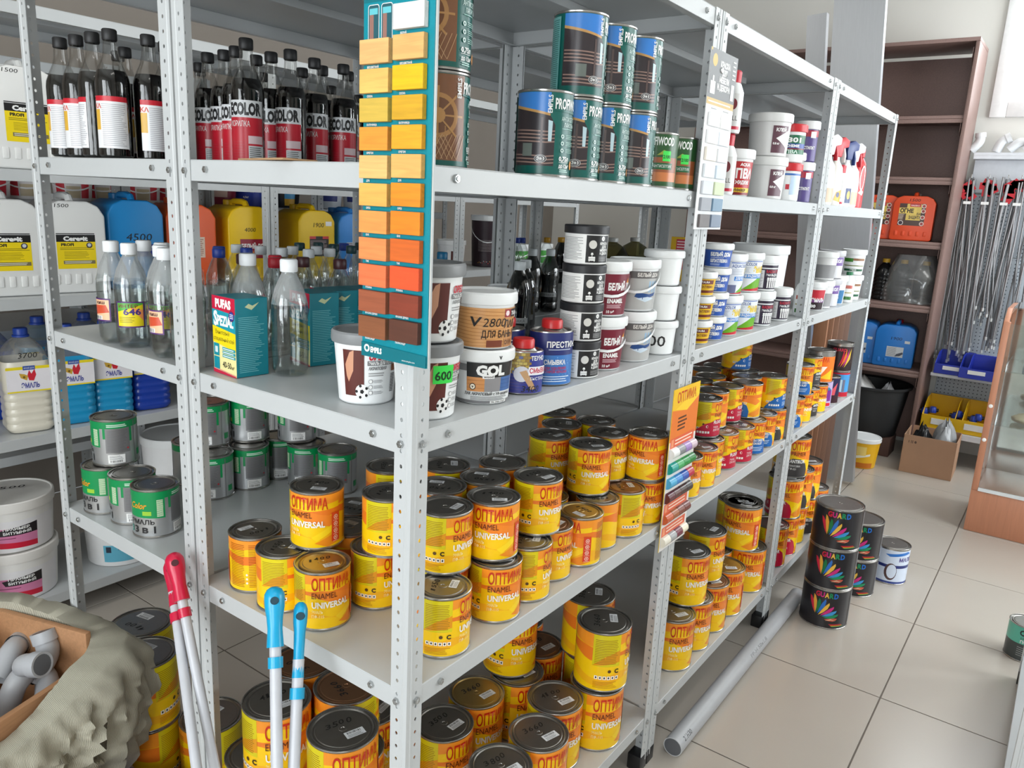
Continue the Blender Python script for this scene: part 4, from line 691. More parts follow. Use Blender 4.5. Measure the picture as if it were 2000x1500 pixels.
def st(sf, kinds, px, py=None, mode='T', f=38, ph=None, cat='can', grp='', zc=None, extra=None, level=1, marks=None, lev=False, keep=False):
    z = SURF[sf][0]+.0008
    if isinstance(kinds, str): kinds = [kinds]
    D, h = dims(kinds[0]); zl = z+(level-1)*(h+.0014)
    if mode == 'T': p = onz(px, py, zl+h)
    elif mode == 'B': p = basefront(px, py, zl, D/2-.004)
    else: p = atdepth(px, zc, zl)
    for n, k in enumerate(kinds):
        D, h = dims(k); ITEMS.append(dict(sf=sf, k=k, x=p.x, y=p.y, z=zl, D=D, h=h, f=f if not isinstance(f, list) else f[n % len(f)], ph=ph or k, cat=cat, grp=grp, lv=level+n, lev=lev or len(kinds) > 1, extra=(extra or {}).get(n, ()), mark=marks, up=n > 0, keep=keep)); zl += h+.0014
    return p
def relax():
    grp = {}
    for it in ITEMS: grp.setdefault((it['sf'], it['lv']), []).append(it)
    base = {}
    for (sf, lv), L in sorted(grp.items(), key=lambda q: q[0][1]):
        z, x0, x1, y0, y1, _ = SURF[sf]
        if lv > 1:
            for it in L:
                if it['up']:
                    b = it.get('below')
                    if b is not None: it['x'], it['y'] = b['x'], b['y']
        rj = random.Random(5)
        for itn in range(700):
            mv = 0
            for a in range(len(L)):
                A = L[a]
                for b in range(a):
                    B = L[b]; dx, dy = A['x']-B['x'], A['y']-B['y']; d = math.hypot(dx, dy) or 1e-6; need = (A['D']+B['D'])/2+.0036
                    if abs(A['z']-B['z']) > .05 and (A['z'] >= B['z']+B['h'] or B['z'] >= A['z']+A['h']): continue
                    if d < need:
                        ja = rj.uniform(-.9, .9)*(1 if itn < 600 else 0); dx, dy = dx*math.cos(ja)-dy*math.sin(ja), dx*math.sin(ja)+dy*math.cos(ja)
                        wa, wb = (.5, .5) if A['keep'] == B['keep'] else ((.0, 1.) if A['keep'] else (1., 0.)); q = (need-d); mv += q
                        A['x'] += dx/d*q*wa; A['y'] += dy/d*q*wa; B['x'] -= dx/d*q*wb; B['y'] -= dy/d*q*wb
                r = A['D']/2+.003
                A['x'] = min(max(A['x'], x0+r), x1-r); A['y'] = min(max(A['y'], y0+r), y1-r)
            if mv < 1e-4: break
    # a can of an upper layer rests on the layer below: set its height from what is beneath it
def link():
    prev = None
    for it in ITEMS:
        it['below'] = prev if it['up'] else None; prev = it
link()
def flush():
    relax()
    for it in ITEMS:
        if it['k'] is None: continue
        z0, _, _, _, _, wh = SURF[it['sf']]; rz = facecam((it['x'], it['y']))+math.radians(it['f']); ex = list(it['extra'])
        if it['mark'] is not None: ex += lidmark(it['mark'], it['h'], it['D']/2, 0)
        ly = ('', 'lower layer ', 'upper layer ', 'top layer ', 'highest layer ')[it['lv']] if it['lev'] else ''
        put(it['k'], (it['x'], it['y'], it['z']), rz, it['ph'], (ly+wh).strip(), it['cat'], it['grp'], ex)
    ITEMS.clear()
PRS = ('1400', '1550', '1400', '1550', ''); PRB = ('3500', '3660', '3800', '4100', '3660')
def pile(sf, k, pts, ph, grp, prices, level=1, f=38):
    for i, q in enumerate(pts):
        kk = next((x for x in q[2:] if isinstance(x, str)), k); ff = next((x for x in q[2:] if isinstance(x, (int, float))), f+random.uniform(-9, 9))
        st(sf, kk, q[0], q[1], 'T', ff, ph if '_uni' in kk else {'flo': 'crimson floor enamel can', 'rus': 'blue rust enamel can', 'pri': 'dark grey primer can'}[kk[2:5]] if kk[:2] in ('s_', 'b_') else ph, 'can', grp, level=level, marks=prices[i % len(prices)] if proj(onz(q[0], q[1], 1))[2] < 2.6 else None, lev=True)
def support(sf, k, ph, grp, lvl):                # a can beneath every upper-layer can that would otherwise stand on nothing
    up = [i for i in ITEMS if i['sf'] == sf and i['lv'] == lvl]; lo = [i for i in ITEMS if i['sf'] == sf and i['lv'] == lvl-1]; D, h = dims(k)
    for u in up:
        if all(math.hypot(u['x']-l['x'], u['y']-l['y']) > D*.72 for l in lo):
            it = dict(u); it.update(k=k, lv=lvl-1, z=u['z']-u['h']-.0014, D=D, h=h, mark=None, f=random.uniform(0, 60), ph=ph, extra=()); ITEMS.append(it); lo.append(it)
P4 = 'small yellow enamel can'; G4 = 'small yellow enamel cans'
# -- nearest bay, second shelf: small cans
pile('A14', 's_uni', [(503, 1034, -150), (550, 1064, 62), (628, 1095, 18, 's_uni_g'), (701, 989, 150), (696, 1027, 140), (727, 1058, 55), (889, 1138, 76), (981, 1092, 26), (1035, 1056, 82), (1096, 1012, 62, 's_uni_w'), (1141, 990, -40, 's_uni_g'), (1184, 968, 200),
     (1224, 947, 110, 's_uni_w'), (1269, 927, 30), (1088, 970, 120, 's_uni_g'), (1283, 903, 30)], P4, G4, PRS)
pile('A14', 's_uni', [(619, 945, -22), (763, 908, 80), (768, 958, 60), (876, 938, 170), (875, 982, 58), (953, 967, 2), (1031, 927, 46), (883, 912, 90), (942, 930, 170), (982, 906, 170), (1082, 845, 46), (1154, 865, 22), (1239, 835, -14), (1167, 815, 64), (1183, 793, 70), (1227, 802, 90), (1272, 800, 36)], P4, G4, PRS, 2)
support('A14', 's_uni', P4, G4, 2); 
# -- middle bay, second shelf
pile('A24', 's_uni', [(1361, 892, 40), (1372, 868, 40), (1384, 854, 90), (1411, 839, 80, 's_floor'), (1451, 828, 84, 's_floor'), (1468, 815, 60, 's_rust'), (1494, 801, 40, 's_rust'), (1508, 789, 34, 's_prim')], P4, G4, ('',))
pile('A24', 's_uni', [(1393, 760, 20, 's_floor'), (1420, 751, 90, 's_floor'), (1464, 742, -6, 's_rust'), (1378, 775, 80, 's_floor'), (1457, 729, 60), (1475, 719, -40), (1510, 714, 96, 's_rust'), (1428, 712, 80), (1406, 721, 80), (1386, 729, 80), (1365, 741, 80)], P4, G4, ('',), 2)
support('A24', 's_uni', P4, G4, 2); pile('A24', 's_rust', [(1521, 634, 96)], P4, G4, ('',), 3)
# -- far bay, second shelf
pile('A34', 's_prim', [(1562, 776, 40, 's_rust'), (1572, 763, 60, 's_uni'), (1586, 756, 84), (1598, 748, 60, 's_uni')], P4, G4, ('',)); pile('A34', 's_prim', [(1572, 711, 40, 's_rust'), (1582, 694, 80)], P4, G4, ('',), 2)
pL = st('A34', 'lal', 1616, 742, 'T', 0, 'lilac purple enamel can', 'can', level=1); st('A34', 'triprim', 1612, 682, 'Z', 0, 'orange primer can with white triangle', 'can', zc=proj(pL)[2]-.02, level=1)
ITEMS[-1]['z'] = S4+.1226; ITEMS[-1]['lv'] = 2
st('A34', 'navy', 1635, 737, 'T', 20, 'navy blue enamel can', 'can'); st('A34', ['stripes', 'darkred'], 1648, 724, 'T', 10, None, 'can'); ITEMS[-2]['ph'] = 'light blue striped enamel can with red base'; ITEMS[-1]['ph'] = 'black can with red feather print'; ITEMS[-2]['lev'] = ITEMS[-1]['lev'] = False
for sf in ('A24', 'A34'): pass
# -- bottom shelves: large cans
PB = 'large yellow enamel can'; GB = 'large yellow enamel cans'
pile('A15', 'b_uni', [(880, 1400, 46), (957, 1342, 42, 'b_uni_g'), (1045, 1285, 44), (1140, 1347, 40), (1218, 1308, 36), (1107, 1257, 44, 'b_uni_w'), (1068, 1416, 42), (1010, 1480, 40), (672, 1440, 50), (728, 1362, 54), (655, 1305, 160), (1231, 1140, 80), (436, 1366, 120)], PB, GB, PRB)
pile('A15', 'b_uni', [(570, 1390, 24), (525, 1321, 120, 'b_uni_w'), (464, 1275, 140, 'b_uni_w'), (478, 1430, 20), (1183, 1190, 96), (1000, 1185, 44), (1242, 1130, 90)], PB, GB, PRB, 2); support('A15', 'b_uni', PB, GB, 2)
pile('A25', 'b_uni', [(1326, 1197, 40), (1368, 1164, 40), (1410, 1128, 30, 'b_uni_w'), (1440, 1092, 20, 'b_uni_g'), (1479, 1072, 16)], PB, GB, ('',)); pile('A25', 'b_uni', [(1344, 1071, 44), (1378, 1031, 70), (1452, 981, -8), (1474, 960, 10), (1487, 938, 20)], PB, GB, ('',), 2)
support('A25', 'b_uni', PB, GB, 2)
pile('A35', 'b_floor', [(1534, 1021, 40), (1553, 1008, 40), (1594, 971, 40, 'b_prim'), (1612, 953, 40, 'b_prim')], PB, GB, ('',)); pile('A35', 'b_floor', [(1557, 929, 8), (1577, 918, 30, 'b_prim'), (1585, 900, 30, 'b_prim')], PB, GB, ('',), 2); support('A35', 'b_uni', PB, GB, 2); pile('A35', 'b_prim', [(1551, 848, 40)], PB, GB, ('',), 3)
# -- cans on the floor under the rear unit
for (px, py, n) in ((296, 1188, 2), (336, 1236, 2), (367, 1397, 1)): st('floorL', ['x_uni']*n, px, py, 'T' if n == 1 else 'Z', 130, PB, 'can', GB, zc=proj(onz(px, py, XH*2))[2], marks='4100', lev=True)
link()
# -- green cans
PG = 'green and silver enamel can'; GG = 'green enamel cans'
for (px, py, l, f) in ((250, 919, 1, -92), (301, 942, 1, -32), (212, 905, 1, -50), (375, 858, 1, 100), (486, 865, 1, -80), (598, 864, 1, -110), (644, 874, 1, -100), (555, 852, 1, -90), (420, 880, 1, -110), (221, 810, 2, -92), (474, 776, 2, -80), (579, 776, 2, -90), (420, 780, 2, -110)):
    st('R14' if px < 400 or py < 2000 else 'A14', 'green', px, py, 'T', f, PG, 'can', GG, level=l, lev=True)
support('R14', 'green', PG, GG, 2)
flush()
# -- third shelf of the nearest bay
P3 = dict(grp='paint buckets', cat='bucket', keep=True)
st('A13', 'oreol', 715, 794, 'B', 0, 'white floor enamel bucket with grey lid, standing alone', **P3)
st('A13', ['oreol', 'oreol'], 837, 826, 'B', 42, 'white floor enamel bucket with grey lid', extra={0: (PRICETAG,)}, **P3)
st('A13', ['gol', 'taura'], 951, 795, 'B', 10, None, **P3); ITEMS[-2].update(ph='white varnish bucket with black label band', lev=False); ITEMS[-1].update(ph='wood-grain sauna varnish bucket stacked on varnish bucket', lev=False)
st('A13', 'tech', 1032, 776, 'B', 10, 'small blue brick-print solvent tin with red cap', cat='tin', keep=True); st('A13', 'prest', 1078, 757, 'B', 26, 'blue solvent tin with red cap beside black jars', cat='tin', keep=True); st('A13', 'prest', 1024, 640, 'T', 40, 'dark blue solvent tin behind the brick-print tin', cat='tin')
st('A13', ['jar']*4, 1139, 741, 'B', -2, 'black and white furniture paint jar', cat='jar', grp='stacked furniture paint jars', keep=True)
st('A13', ['maroon', 'maroon'], 1184, 729, 'B', 20, 'maroon and white enamel bucket', **P3); st('A13', ['silver', 'silver'], 1242, 711, 'B', 4, 'silver label white bucket', **P3)
st('A13', ['plainw', 'plain', 'plain'], 1300, 697, 'B', 0, 'plain white bucket', **P3)
link()
for it in ITEMS:
    if it['sf'] == 'A13': it['keep'] = it['keep']
st('A13', 'aqua', 1285, 492, 'T', -20, 'pale blue enamel bucket at back behind silver buckets', grp='paint buckets', cat='bucket')
KB = {'w': 'pet_white', 'r': 'pet_red', 'm': 'pet_maroon', 'b': 'pet_blue', 'g': 'pet_green', 't': 'pet_teal', 'y': 'pet_yellow'}
NB = {'w': 'white', 'r': 'red', 'm': 'maroon', 'b': 'blue', 'g': 'dark green', 't': 'teal', 'y': 'yellow'}
for (px, py) in ((422, 495), (469, 496)): st('A13', 'solv', px, py-4, 'T', 0, 'frosted-neck solvent bottle with white cap', 'bottle', 'solvent bottles')
for s in 'r532,500 r566,503 r651,513 m602,506 m490,497 m628,511 w478,478 w511,481 w543,483 w574,481 w593,486 w614,481 w644,485 b396,481 b414,483 b435,483 b460,483 b666,475 g630,474 g655,476 g686,480 g698,474 g585,474 b864,453 b897,455 b932,457 t864,492 y961,456'.split():
    px, py = map(float, s[1:].split(',')); sf = auto(onz(px, py, S3+.206), '3')
    st(sf, KB[s[0]], px, py, 'T', 0, 'clear plastic bottle with %s cap' % NB[s[0]], 'bottle', 'clear solvent bottles')
for s in 'w1041,486 w1081,487 w1015,509 w1029,508 y1027,458 y1058,460 r1072,460'.split():
    px, py = map(float, s[1:].split(',')); p = onz(px, py, S3+.206); st(auto(p, '3'), {'w': 'dk_white', 'y': 'dk_yellow', 'r': 'dk_red'}[s[0]], px, py, 'T', 0, 'dark liquid bottle with %s cap' % NB[s[0]], 'bottle', 'dark bottles')
for i, (px, py, k) in enumerate(((201, 471, 'solva'), (232, 476, 'solvb'), (266, 477, 'solvb'), (295, 485, 'solva'), (269, 470, 'solv'), (311, 474, 'solv'), (338, 490, 'solv'))): st('R13', k, px, py, 'T', {'solva': -62, 'solvb': -8, 'solv': 0}[k], 'clear solvent bottle with white cap', 'bottle', 'solvent bottles')
# wallpaper glue boxes
def boxat(kind, near, left, ph, wh, grp, cat='box', z=S3):
    a, b = onz(*near, z), onz(*left, z); ang = math.atan2(a.y-b.y, a.x-b.x); w, d, h = {'pufas': (.082, .068, .15)}[kind]
    c = Vector((a.x, a.y, z))+Matrix.Rotation(ang, 3, 'Z') @ Vector((-w/2, d/2, 0)); put(kind, c+Vector((0, 0, .0008)), ang, ph, wh, cat, grp); ITEMS.append(dict(sf='A13', k=None, x=c.x, y=c.y, z=z, D=.105, h=h, lv=1, up=False, keep=True))
boxat('pufas', (463, 740), (413, 723), 'teal wallpaper glue box standing alone', 'by the post', 'glue boxes')
boxat('pufas', (606, 717), (553, 698), 'teal wallpaper glue box', 'in the row of three', 'glue boxes'); boxat('pufas', (645, 708), (592, 690), 'teal wallpaper glue box', 'in the row of three', 'glue boxes'); boxat('pufas', (690, 702), (637, 683), 'teal wallpaper glue box', 'in the row of three', 'glue boxes')
flush()
# -- fourth shelf: dark varnish bottles (cap tops above eye level locate them)
for px, py in ((410, 101), (435, 96), (457, 89), (480, 73), (532, 100), (564, 95), (614, 112), (669, 124), (500, 106), (512, 140), (590, 131), (631, 127), (647, 166), (701, 184), (680, 138), (390, 122), (376, 129)):
    p = onz(px, py+2, S2+.254); sf = 'A12' if p.y < Y[1] else 'R12'; st(sf, 'varnf', px, py+2, 'T', (-14 if px == 480 else -34 if px < 600 else -10), 'dark varnish bottle with black cap', 'bottle', 'dark varnish bottles')
for px, py, f in ((110, 70, -40), (140, 65, -30), (167, 59, -110), (202, 53, -30), (247, 93, 40), (225, 96, 0), (287, 66, 6), (322, 80, 20), (945, 199, 0), (932, 220, 0), (966, 222, 0)):
    st('R12', 'varnb', px, py+2, 'T', f, 'dark varnish bottle with black cap', 'bottle', 'dark varnish bottles')
# teal wood-stain cans
GT = dict(cat='can', grp='wood stain cans', mode='Z')
st('A12', ['tealb', 'tealb'], 853, f=[34, 10], zc=1.285, ph='brown ship-wheel yacht varnish can', **GT)
st('A12', 'teal', 1062, f=4, zc=1.43, ph='teal wood stain can', **GT); st('A12', ['teal', 'teal'], 1132, f=[14, 44], zc=1.50, ph='teal wood stain can', **GT)
st('A12', ['teal', 'teal'], 1196, f=[12, 16], zc=1.585, ph='teal wood stain can', **GT); st('A12', ['teal', 'teal'], 1232, f=[36, 36], zc=1.69, ph='teal wood stain can', **GT)
st('A12', 'profib', 1286, f=4, zc=1.78, ph='brown-green antiseptic can with green price tag', **GT); st('A12', 'profib', 1330, f=0, zc=1.88, ph='brown-green antiseptic can beside the sample card post', **GT)
st('A12', 'darkb', 1325, f=20, zc=2.3, ph='large dark brown bucket with white lid', cat='bucket', mode='Z', keep=True); ITEMS[-1]['z'] = S2+.0008
link(); flush()
# -- middle bay, third shelf
Q = dict(cat='bucket', grp='paint buckets')
st('A23', ['ytub']*3, 1376, 676, 'B', 10, 'yellow putty tub', **Q); st('A23', ['putty']*4, 1404, 668, 'B', 6, 'blue putty tub', **Q)
st('A23', ['aqua', 'aqua'], 1432, 660, 'B', [8, 50], 'radiator enamel bucket with green label', **Q); st('A23', ['aqua', 'aqua'], 1474, 651, 'B', [0, 6], 'radiator enamel bucket with green label', **Q)
st('A23', ['rad', 'rad'], 1510, 641, 'B', 8, 'small purple radiator enamel bucket', **Q); st('A23', ['rad'], 1546, 631, 'B', 8, 'small purple radiator enamel bucket', **Q)
st('A23', 'radb', 1518, f=10, mode='Z', zc=3.0, ph='large purple radiator enamel bucket with wide lid', keep=True, **Q)
# far bay, third shelf
st('A33', 'dropper', 1592, 560, 'T', 0, 'small white squeeze bottle', cat='bottle'); st('A33', ['enamelred'], 1607, 609, 'B', 4, 'rainbow label enamel bucket', **Q); st('A33', ['purple', 'purple'], 1627, 600, 'B', 0, 'purple label grey bucket', **Q)
st('A33', ['alina'], 1645, 597, 'B', 0, 'blue label enamel bucket', **Q); st('A33', ['eco', 'eco'], 1676, 588, 'B', 0, 'green label white bucket', **Q); st('A33', 'dropper', 1663, 592, 'B', 0, 'slim white bottle with green cap', cat='bottle'); st('A33', ['greyb', 'greyb'], 1606, 555, 'Z', 0, 'grey label white bucket', zc=3.1, **Q)
# -- middle bay, fourth shelf
st('A22', ['glue', 'glue'], 1492, f=[10, 4], mode='Z', zc=2.42, ph='white glue bucket with purple label', **Q); st('A22', ['pva'], 1462, f=14, mode='Z', zc=2.16, ph='red label glue bucket', **Q)
st('A22', ['redcap', 'redcap'], 1431, f=10, mode='Z', zc=2.05, ph='white bottle with red cap', cat='bottle', grp='red cap bottles'); st('A22', ['redlid2', 'redlid'], 1550, f=0, mode='Z', zc=2.52, ph='red lid jar', cat='jar', grp='red lid jars')
st('A22', ['violet', 'violet'], 1581, f=10, mode='Z', zc=2.62, ph='violet label jar with white lid', cat='jar', grp='violet jars'); st('A22', 'gluebrown', 1592, f=6, mode='Z', zc=3.0, ph='white bucket with brown square label', **Q)
for n, (kd, nmz) in enumerate((('gybox2', 0), ('gybox', .1185))):
    p = atdepth(1523, 2.56, S2); put(kd, (p.x, p.y, S2+nmz+.0008), facecam(p)+.2, ('green yellow-band box' if n == 0 else 'green box with yellow stripe and red mark'), 'between glue buckets and jars', 'box', 'small green boxes')
# far bay, fourth shelf: sprays
for k, px, zc, ph in (('sp_white', 1628, 2.85, 'spray bottle with white head'), ('sp_red', 1650, 2.95, 'spray bottle with red head'), ('sp_blue', 1672, 3.05, 'spray bottle with navy head'), ('sp_white', 1692, 3.12, 'white spray bottle with red trigger'), ('drain', 1708, 3.2, 'red drain cleaner bottle')):
    st('A32', k, px, f=55, mode='Z', zc=zc, ph=ph, cat='bottle', grp='spray bottles')
st('A32', 'redcap', 1630, f=0, mode='Z', zc=3.0, ph='small white bottle with red cap', cat='bottle')
link(); flush()
p = onz(1318, 690, S3); put('greenbox', (.93, .2, S3+.0008), -.3, 'white and green carton', 'behind the plain white buckets', 'box')
# -- floor cans in the aisle
GF = dict(cat='can', grp='floor paint cans')
st('floorA', ['feather']*3, 1602, 1225, 'B', 22, 'black can with rainbow feather print', **GF); p0 = ITEMS[-1]
st('floorA', ['feather']*2, 1655, 1157, 'B', 22, 'black can with rainbow feather print', lev=True, **GF); st('floorA', 'bluewhite', 1690, 1136, 'B', 30, 'white and blue paint can beside feather cans', **GF); st('floorA', ['bluewhite'], 1572, 1098, 'B', 100, 'white and blue paint can behind feather cans', **GF)
a = Art().r((60, 66, 66), -190, 4, 190, 70).r((90, 178, 156), -190, 70, 190, 136).t((24, 40, 40), 'COLOR', -40, 104, 20, 84, bold=.05).t((24, 60, 56), 'ENAMEL', -34, 88, 8, 48).t(WHT, 'ПФ-115', -34, 74, 11, 52, bold=.03).lines((170, 176, 176), -40, 40, 20, 60, 5, .2)
can('greenpf', 'green_paint_can', .12, .14, a, step=7); st('D0', 'greenpf', 1992, 1292, 'B', 20, 'green and grey paint can', cat='can')
# -- left rack
for k, px, ph in (('j_white', 0, 'white canister with yellow label, leftmost'), ('j_white', 128, 'white canister with yellow label beside blue jerrycan'), ('j_blue', 246, 'blue jerrycan'), ('j_orange', 352, 'orange jerrycan'), ('j_yellow', 466, 'yellow jerrycan with maroon label'), ('j_yellow2', 594, 'yellow jerrycan with black label'), ('j_sky', 668, 'sky blue jerrycan')):
    p = ony(px, 480, 2.16); put(k, (p.x, p.y, 1.191), -.12, ph, 'on left rack', 'jerrycan', 'jerrycans on left rack')
p = ony(34, 250, 2.135); put('j_white', (p.x, p.y, 1.601), -.12, 'white canister with yellow label', 'on upper left rack', 'jerrycan', 'jerrycans on left rack')
for k, px in (('five_w', 54), ('five_c', 140), ('five_c', 215), ('five_b', 290)):
    p = ony(px, 800, 2.11); put(k, (p.x, p.y, .721), -.2, {'five_w': 'cream five-litre enamel bottle', 'five_c': 'bright blue five-litre enamel bottle', 'five_b': 'dark blue five-litre enamel bottle'}[k], "on left rack", 'bottle', 'five-litre enamel bottles')
for k, px in (('five_w', .1), ('five_b', .27), ('five_c', .44), ('five_b', .61)):
    put(k, (px, 2.33, .721), -.2, {'five_w': 'cream five-litre bottle', 'five_c': 'bright blue five-litre bottle', 'five_b': 'blue-capped five-litre bottle'}[k], 'in the back row of left rack', 'bottle', 'five-litre enamel bottles')
st('B1', ['primer', 'primerm'], 52, f=-4, mode='Z', zc=proj((.2, 2.15, .2))[2], ph='white bitumen primer bucket with magenta label', **Q); st('B1', ['cyanb'], 240, f=-4, mode='Z', zc=proj((.62, 2.15, .2))[2], ph='white bucket with cyan label', **Q); st('B1', ['cyanb', 'cyanb'], 350, f=70, mode='Z', zc=proj((.9, 2.2, .2))[2], ph='large white bucket', **Q)
for i, (px, k) in enumerate(((14, 'redtub'), (64, 'redtub'), (128, 'redtub'), (190, 'redtub'), (276, 'redtub'), (330, 'redtub'), (432, 'maroontub'), (484, 'bluetub'), (556, 'blacktub'), (640, 'bwtub'), (696, 'bwtub'))):
    st('Cc', k, px, f=0, mode='Z', zc=proj(ony(px, 380, 2.66))[2], ph={'redtub': 'white and red paint bucket', 'maroontub': 'dark maroon bucket', 'bluetub': 'royal blue bucket', 'blacktub': 'black and yellow bucket', 'bwtub': 'blue and white bucket'}[k], **Q)
for px, k in ((880, 'gluebrown'), (950, 'darkb'), (1010, 'greentub'), (1055, 'greentub')): st('B3', k, px, f=0, mode='Z', zc=proj(ony(px, 430, 2.2))[2], ph={'gluebrown': 'white bucket with brown label', 'darkb': 'dark bucket with white lid', 'greentub': 'green and white paint bucket'}[k], **Q)
link(); flush()
# ================================================================== boards and cards fixed to the posts
TEAL = (0, 134, 150); bx = -.0085
W3 = lambda n: M(n, .55, 0, 'woody', 9, .3)
bp_ = plane((bx-.003, .0975, 0), (0, -1, 0), (0, 0, 1))
board = MB().box(bx-.003, -.0365, 1.334, bx, .0975, 1.9, M(TEAL, .35, 0, 'wood', 30, .15)).box(bx-.0012, -.0378, 1.334, bx, -.0366, 1.9, M((206, 206, 200), .5)).build('board')
a = Art().r((8, 110, 122), 0, 1834, 134, 1899).t(WHT, 'АНТИСЕПТИК ТОНИРУЮЩИЙ', 4, 1840, 5, 62, bold=.03).t(WHT, 'АНТИСЕПТИК ЛАКОВЫЙ', 72, 1846, 5, 58, bold=.03).r(WHT, 68, 1834, 68.6, 1899).t(WHT, 'PROFIWOOD', 6, 1868, 14, 56, bold=.05)
for x in (10, 36): a.p(WHT, *rrect(22, 52, 4, x+10, 1779)).p((40, 90, 100), *rrect(20, 50, 3.4, x+10, 1780)).r((150, 110, 100), x+2, 1784, x+10, 1818).r((100, 190, 200), x+2, 1818, x+18, 1826)
NM = ('БЕЛЫЙ', 'БЕСЦВЕТНЫЙ', 'СОСНА', 'КАЛУЖНИЦА', 'ОРЕГОН', 'ДУБ', 'ОРЕХ', 'БУК', 'ТИК', 'РЯБИНА', 'КРАСНОЕ ДЕРЕВО', 'ПАЛИСАНДР')
CR = ((238, 228, 224), (222, 172, 104), (236, 180, 8), (208, 158, 30), (240, 160, 30), (226, 172, 96), (222, 136, 24), (228, 130, 22), (206, 96, 26), (226, 80, 34), (130, 52, 30), (86, 46, 30))
CL = (None, (226, 176, 112), (234, 180, 96), (206, 172, 70), (232, 148, 50), (232, 182, 112), (232, 172, 84), (238, 150, 76), (222, 136, 76), (232, 112, 66), (154, 82, 52), (132, 78, 46))
PTC = 38.74; blocks = []
for i in range(12):
    zt = 1825.6-PTC*i; zb = zt-32
    blocks.append((66, zb, CR[i]))
    if CL[i]: blocks.append((1, zb-2, CL[i]))
    a.t(WHT, NM[i], 72, zb-4.6, 2.7, min(26, 2.3*len(NM[i])), bold=.04)
    if i: a.t(WHT, NM[i], 8, zb-6.4, 2.7, min(26, 2.3*len(NM[i])), bold=.04)
a.p((8, 110, 122), (0, 1334), (134, 1334), (134, 1352), (0, 1356)).e(WHT, 12, 1347, 6).e((8, 110, 122), 12, 1347, 3).t(WHT, 'EMPILS', 20, 1342, 8, 24, bold=.05).t(WHT, 'www.empils.com', 86, 1338, 2.6, 26)
KINDS['stainboard'] = ('stain_sample_board', [('board', board), ('print', a.mesh('print', bp_, off0=.2))])
sb_ = put('stainboard', (0, 0, 0), label='teal stain sample board with two columns of wood blocks, on corner post', cat='sample board')
for (u0, zb, c) in blocks:
    y0 = .0975-(u0+57)/1000; y1 = .0975-u0/1000
    me = MB().box(bx-.0125, y0, zb/1000, bx-.0034, y1, (zb+32)/1000, W3(c)).build('sample_block', bevel=.0006, seg=1); obj('sample_block', me, sb_)
# furniture paint card on the post between first and second unit
cp = plane((.949, -.0085, 1.533), (1, 0, 0), (0, 0, 1)); GRY = (104, 106, 108)
a = Art().r((232, 233, 234), 0, 0, 166, 408).r(GRY, 0, 300, 166, 408).r((196, 164, 92), 0, 286, 166, 301).e((206, 168, 70), 28, 384, 14).r((206, 168, 70), 0, 402, 8, 408).lines(WHT, 10, 156, 290, 297, 1, .4)
for k, t in enumerate(('КРАСКА', 'ДЛЯ', 'МЕБЕЛИ', 'И ДЕКОРА')): a.t(WHT, t, 92, 374-17*k, 12, 14*len(t)*.7, 'C', bold=.05)
a.r(WHT, 12, 310, 40, 338).r(WHT, 22, 338, 30, 350).r(WHT, 138, 308, 156, 344).lines(WHT, 138, 158, 352, 400, 5, .3)
CH = ((248, 248, 250), (250, 248, 246), (248, 248, 250), (236, 240, 246), (236, 228, 216), (226, 228, 232), (220, 226, 230), (204, 216, 228), (206, 210, 216), (196, 206, 170), (144, 148, 156), (112, 142, 166), (98, 92, 92), (112, 126, 146))
for i in range(7):
    for j in range(2): a.lines((150, 150, 152), 30+j*72, 66+j*72, 277-i*39, 281-i*39, 1, .5, .1)
card = MB().box(.949, -.0085, 1.533, 1.115, -.0068, 1.941, M((232, 233, 234), .45)).build('card')
KINDS['card'] = ('paint_colour_card', [('card', card), ('print', a.mesh('print', cp, off0=.15)), ('screw', MB().lathe([(0, .003), (.006, .002), (.007, 0)], ZINC, 16, Matrix.Translation((1.02, -.0089, 1.9)) @ Matrix.Rotation(PI/2, 4, 'X')).build('screw'))])
cd_ = put('card', (0, 0, 0), label='white furniture paint colour card with grey and pastel chips, on post', cat='sample card')
for i in range(7):
    for j in range(2):
        x = .949+.017+j*.072; z = 1.533+.239-i*.039
        obj('colour_chip', MB().box(x, -.0145, z, x+.062, -.0088, z+.031, M(CH[i*2+j], .35)).build('colour_chip', bevel=.001, seg=1), cd_)
# yellow swatch strip below it
a = Art().r((236, 186, 20), 0, 340, 162, 438).p((228, 120, 40), (0, 300), (162, 300), (162, 400), (90, 372), (0, 384)).p((246, 200, 40), (20, 384), (90, 372), (162, 402), (162, 420), (60, 396)).r((230, 226, 222), 0, 0, 162, 300).t((190, 50, 20), 'ОПТИМА', 24, 400, 26, 116, bold=.02).lines((90, 50, 20), 40, 100, 322, 362, 4, .5)
for z in (282, 104, 40): a.r((222, 96, 60), 6, z, 150, z+26).r((236, 150, 110), 12, z+3, 26, z+23).lines((250, 220, 200), 34, 140, z+4, z+22, 2, .4, .1)
RC = (((226, 226, 224), (130, 132, 136), (150, 120, 180), (200, 180, 190)), ((20, 150, 140), (60, 160, 90), (20, 140, 60), (24, 120, 50)), ((70, 160, 200), (50, 130, 200), (30, 80, 170), (180, 24, 60)), ((90, 30, 40), (84, 44, 40), (60, 40, 36), (44, 38, 38)), ((190, 84, 40), (150, 84, 44), (120, 60, 46), (110, 50, 44)), ((226, 220, 204), (160, 162, 164), (110, 40, 60), (232, 224, 200)))
KINDS['strip'] = ('enamel_swatch_strip', [('card', MB().box(.933, -.0085, .701, 1.095, -.0068, 1.139, M((236, 200, 60), .45)).build('card')), ('print', a.mesh('print', plane((.933, -.0085, .701), (1, 0, 0), (0, 0, 1)), off0=.15))])
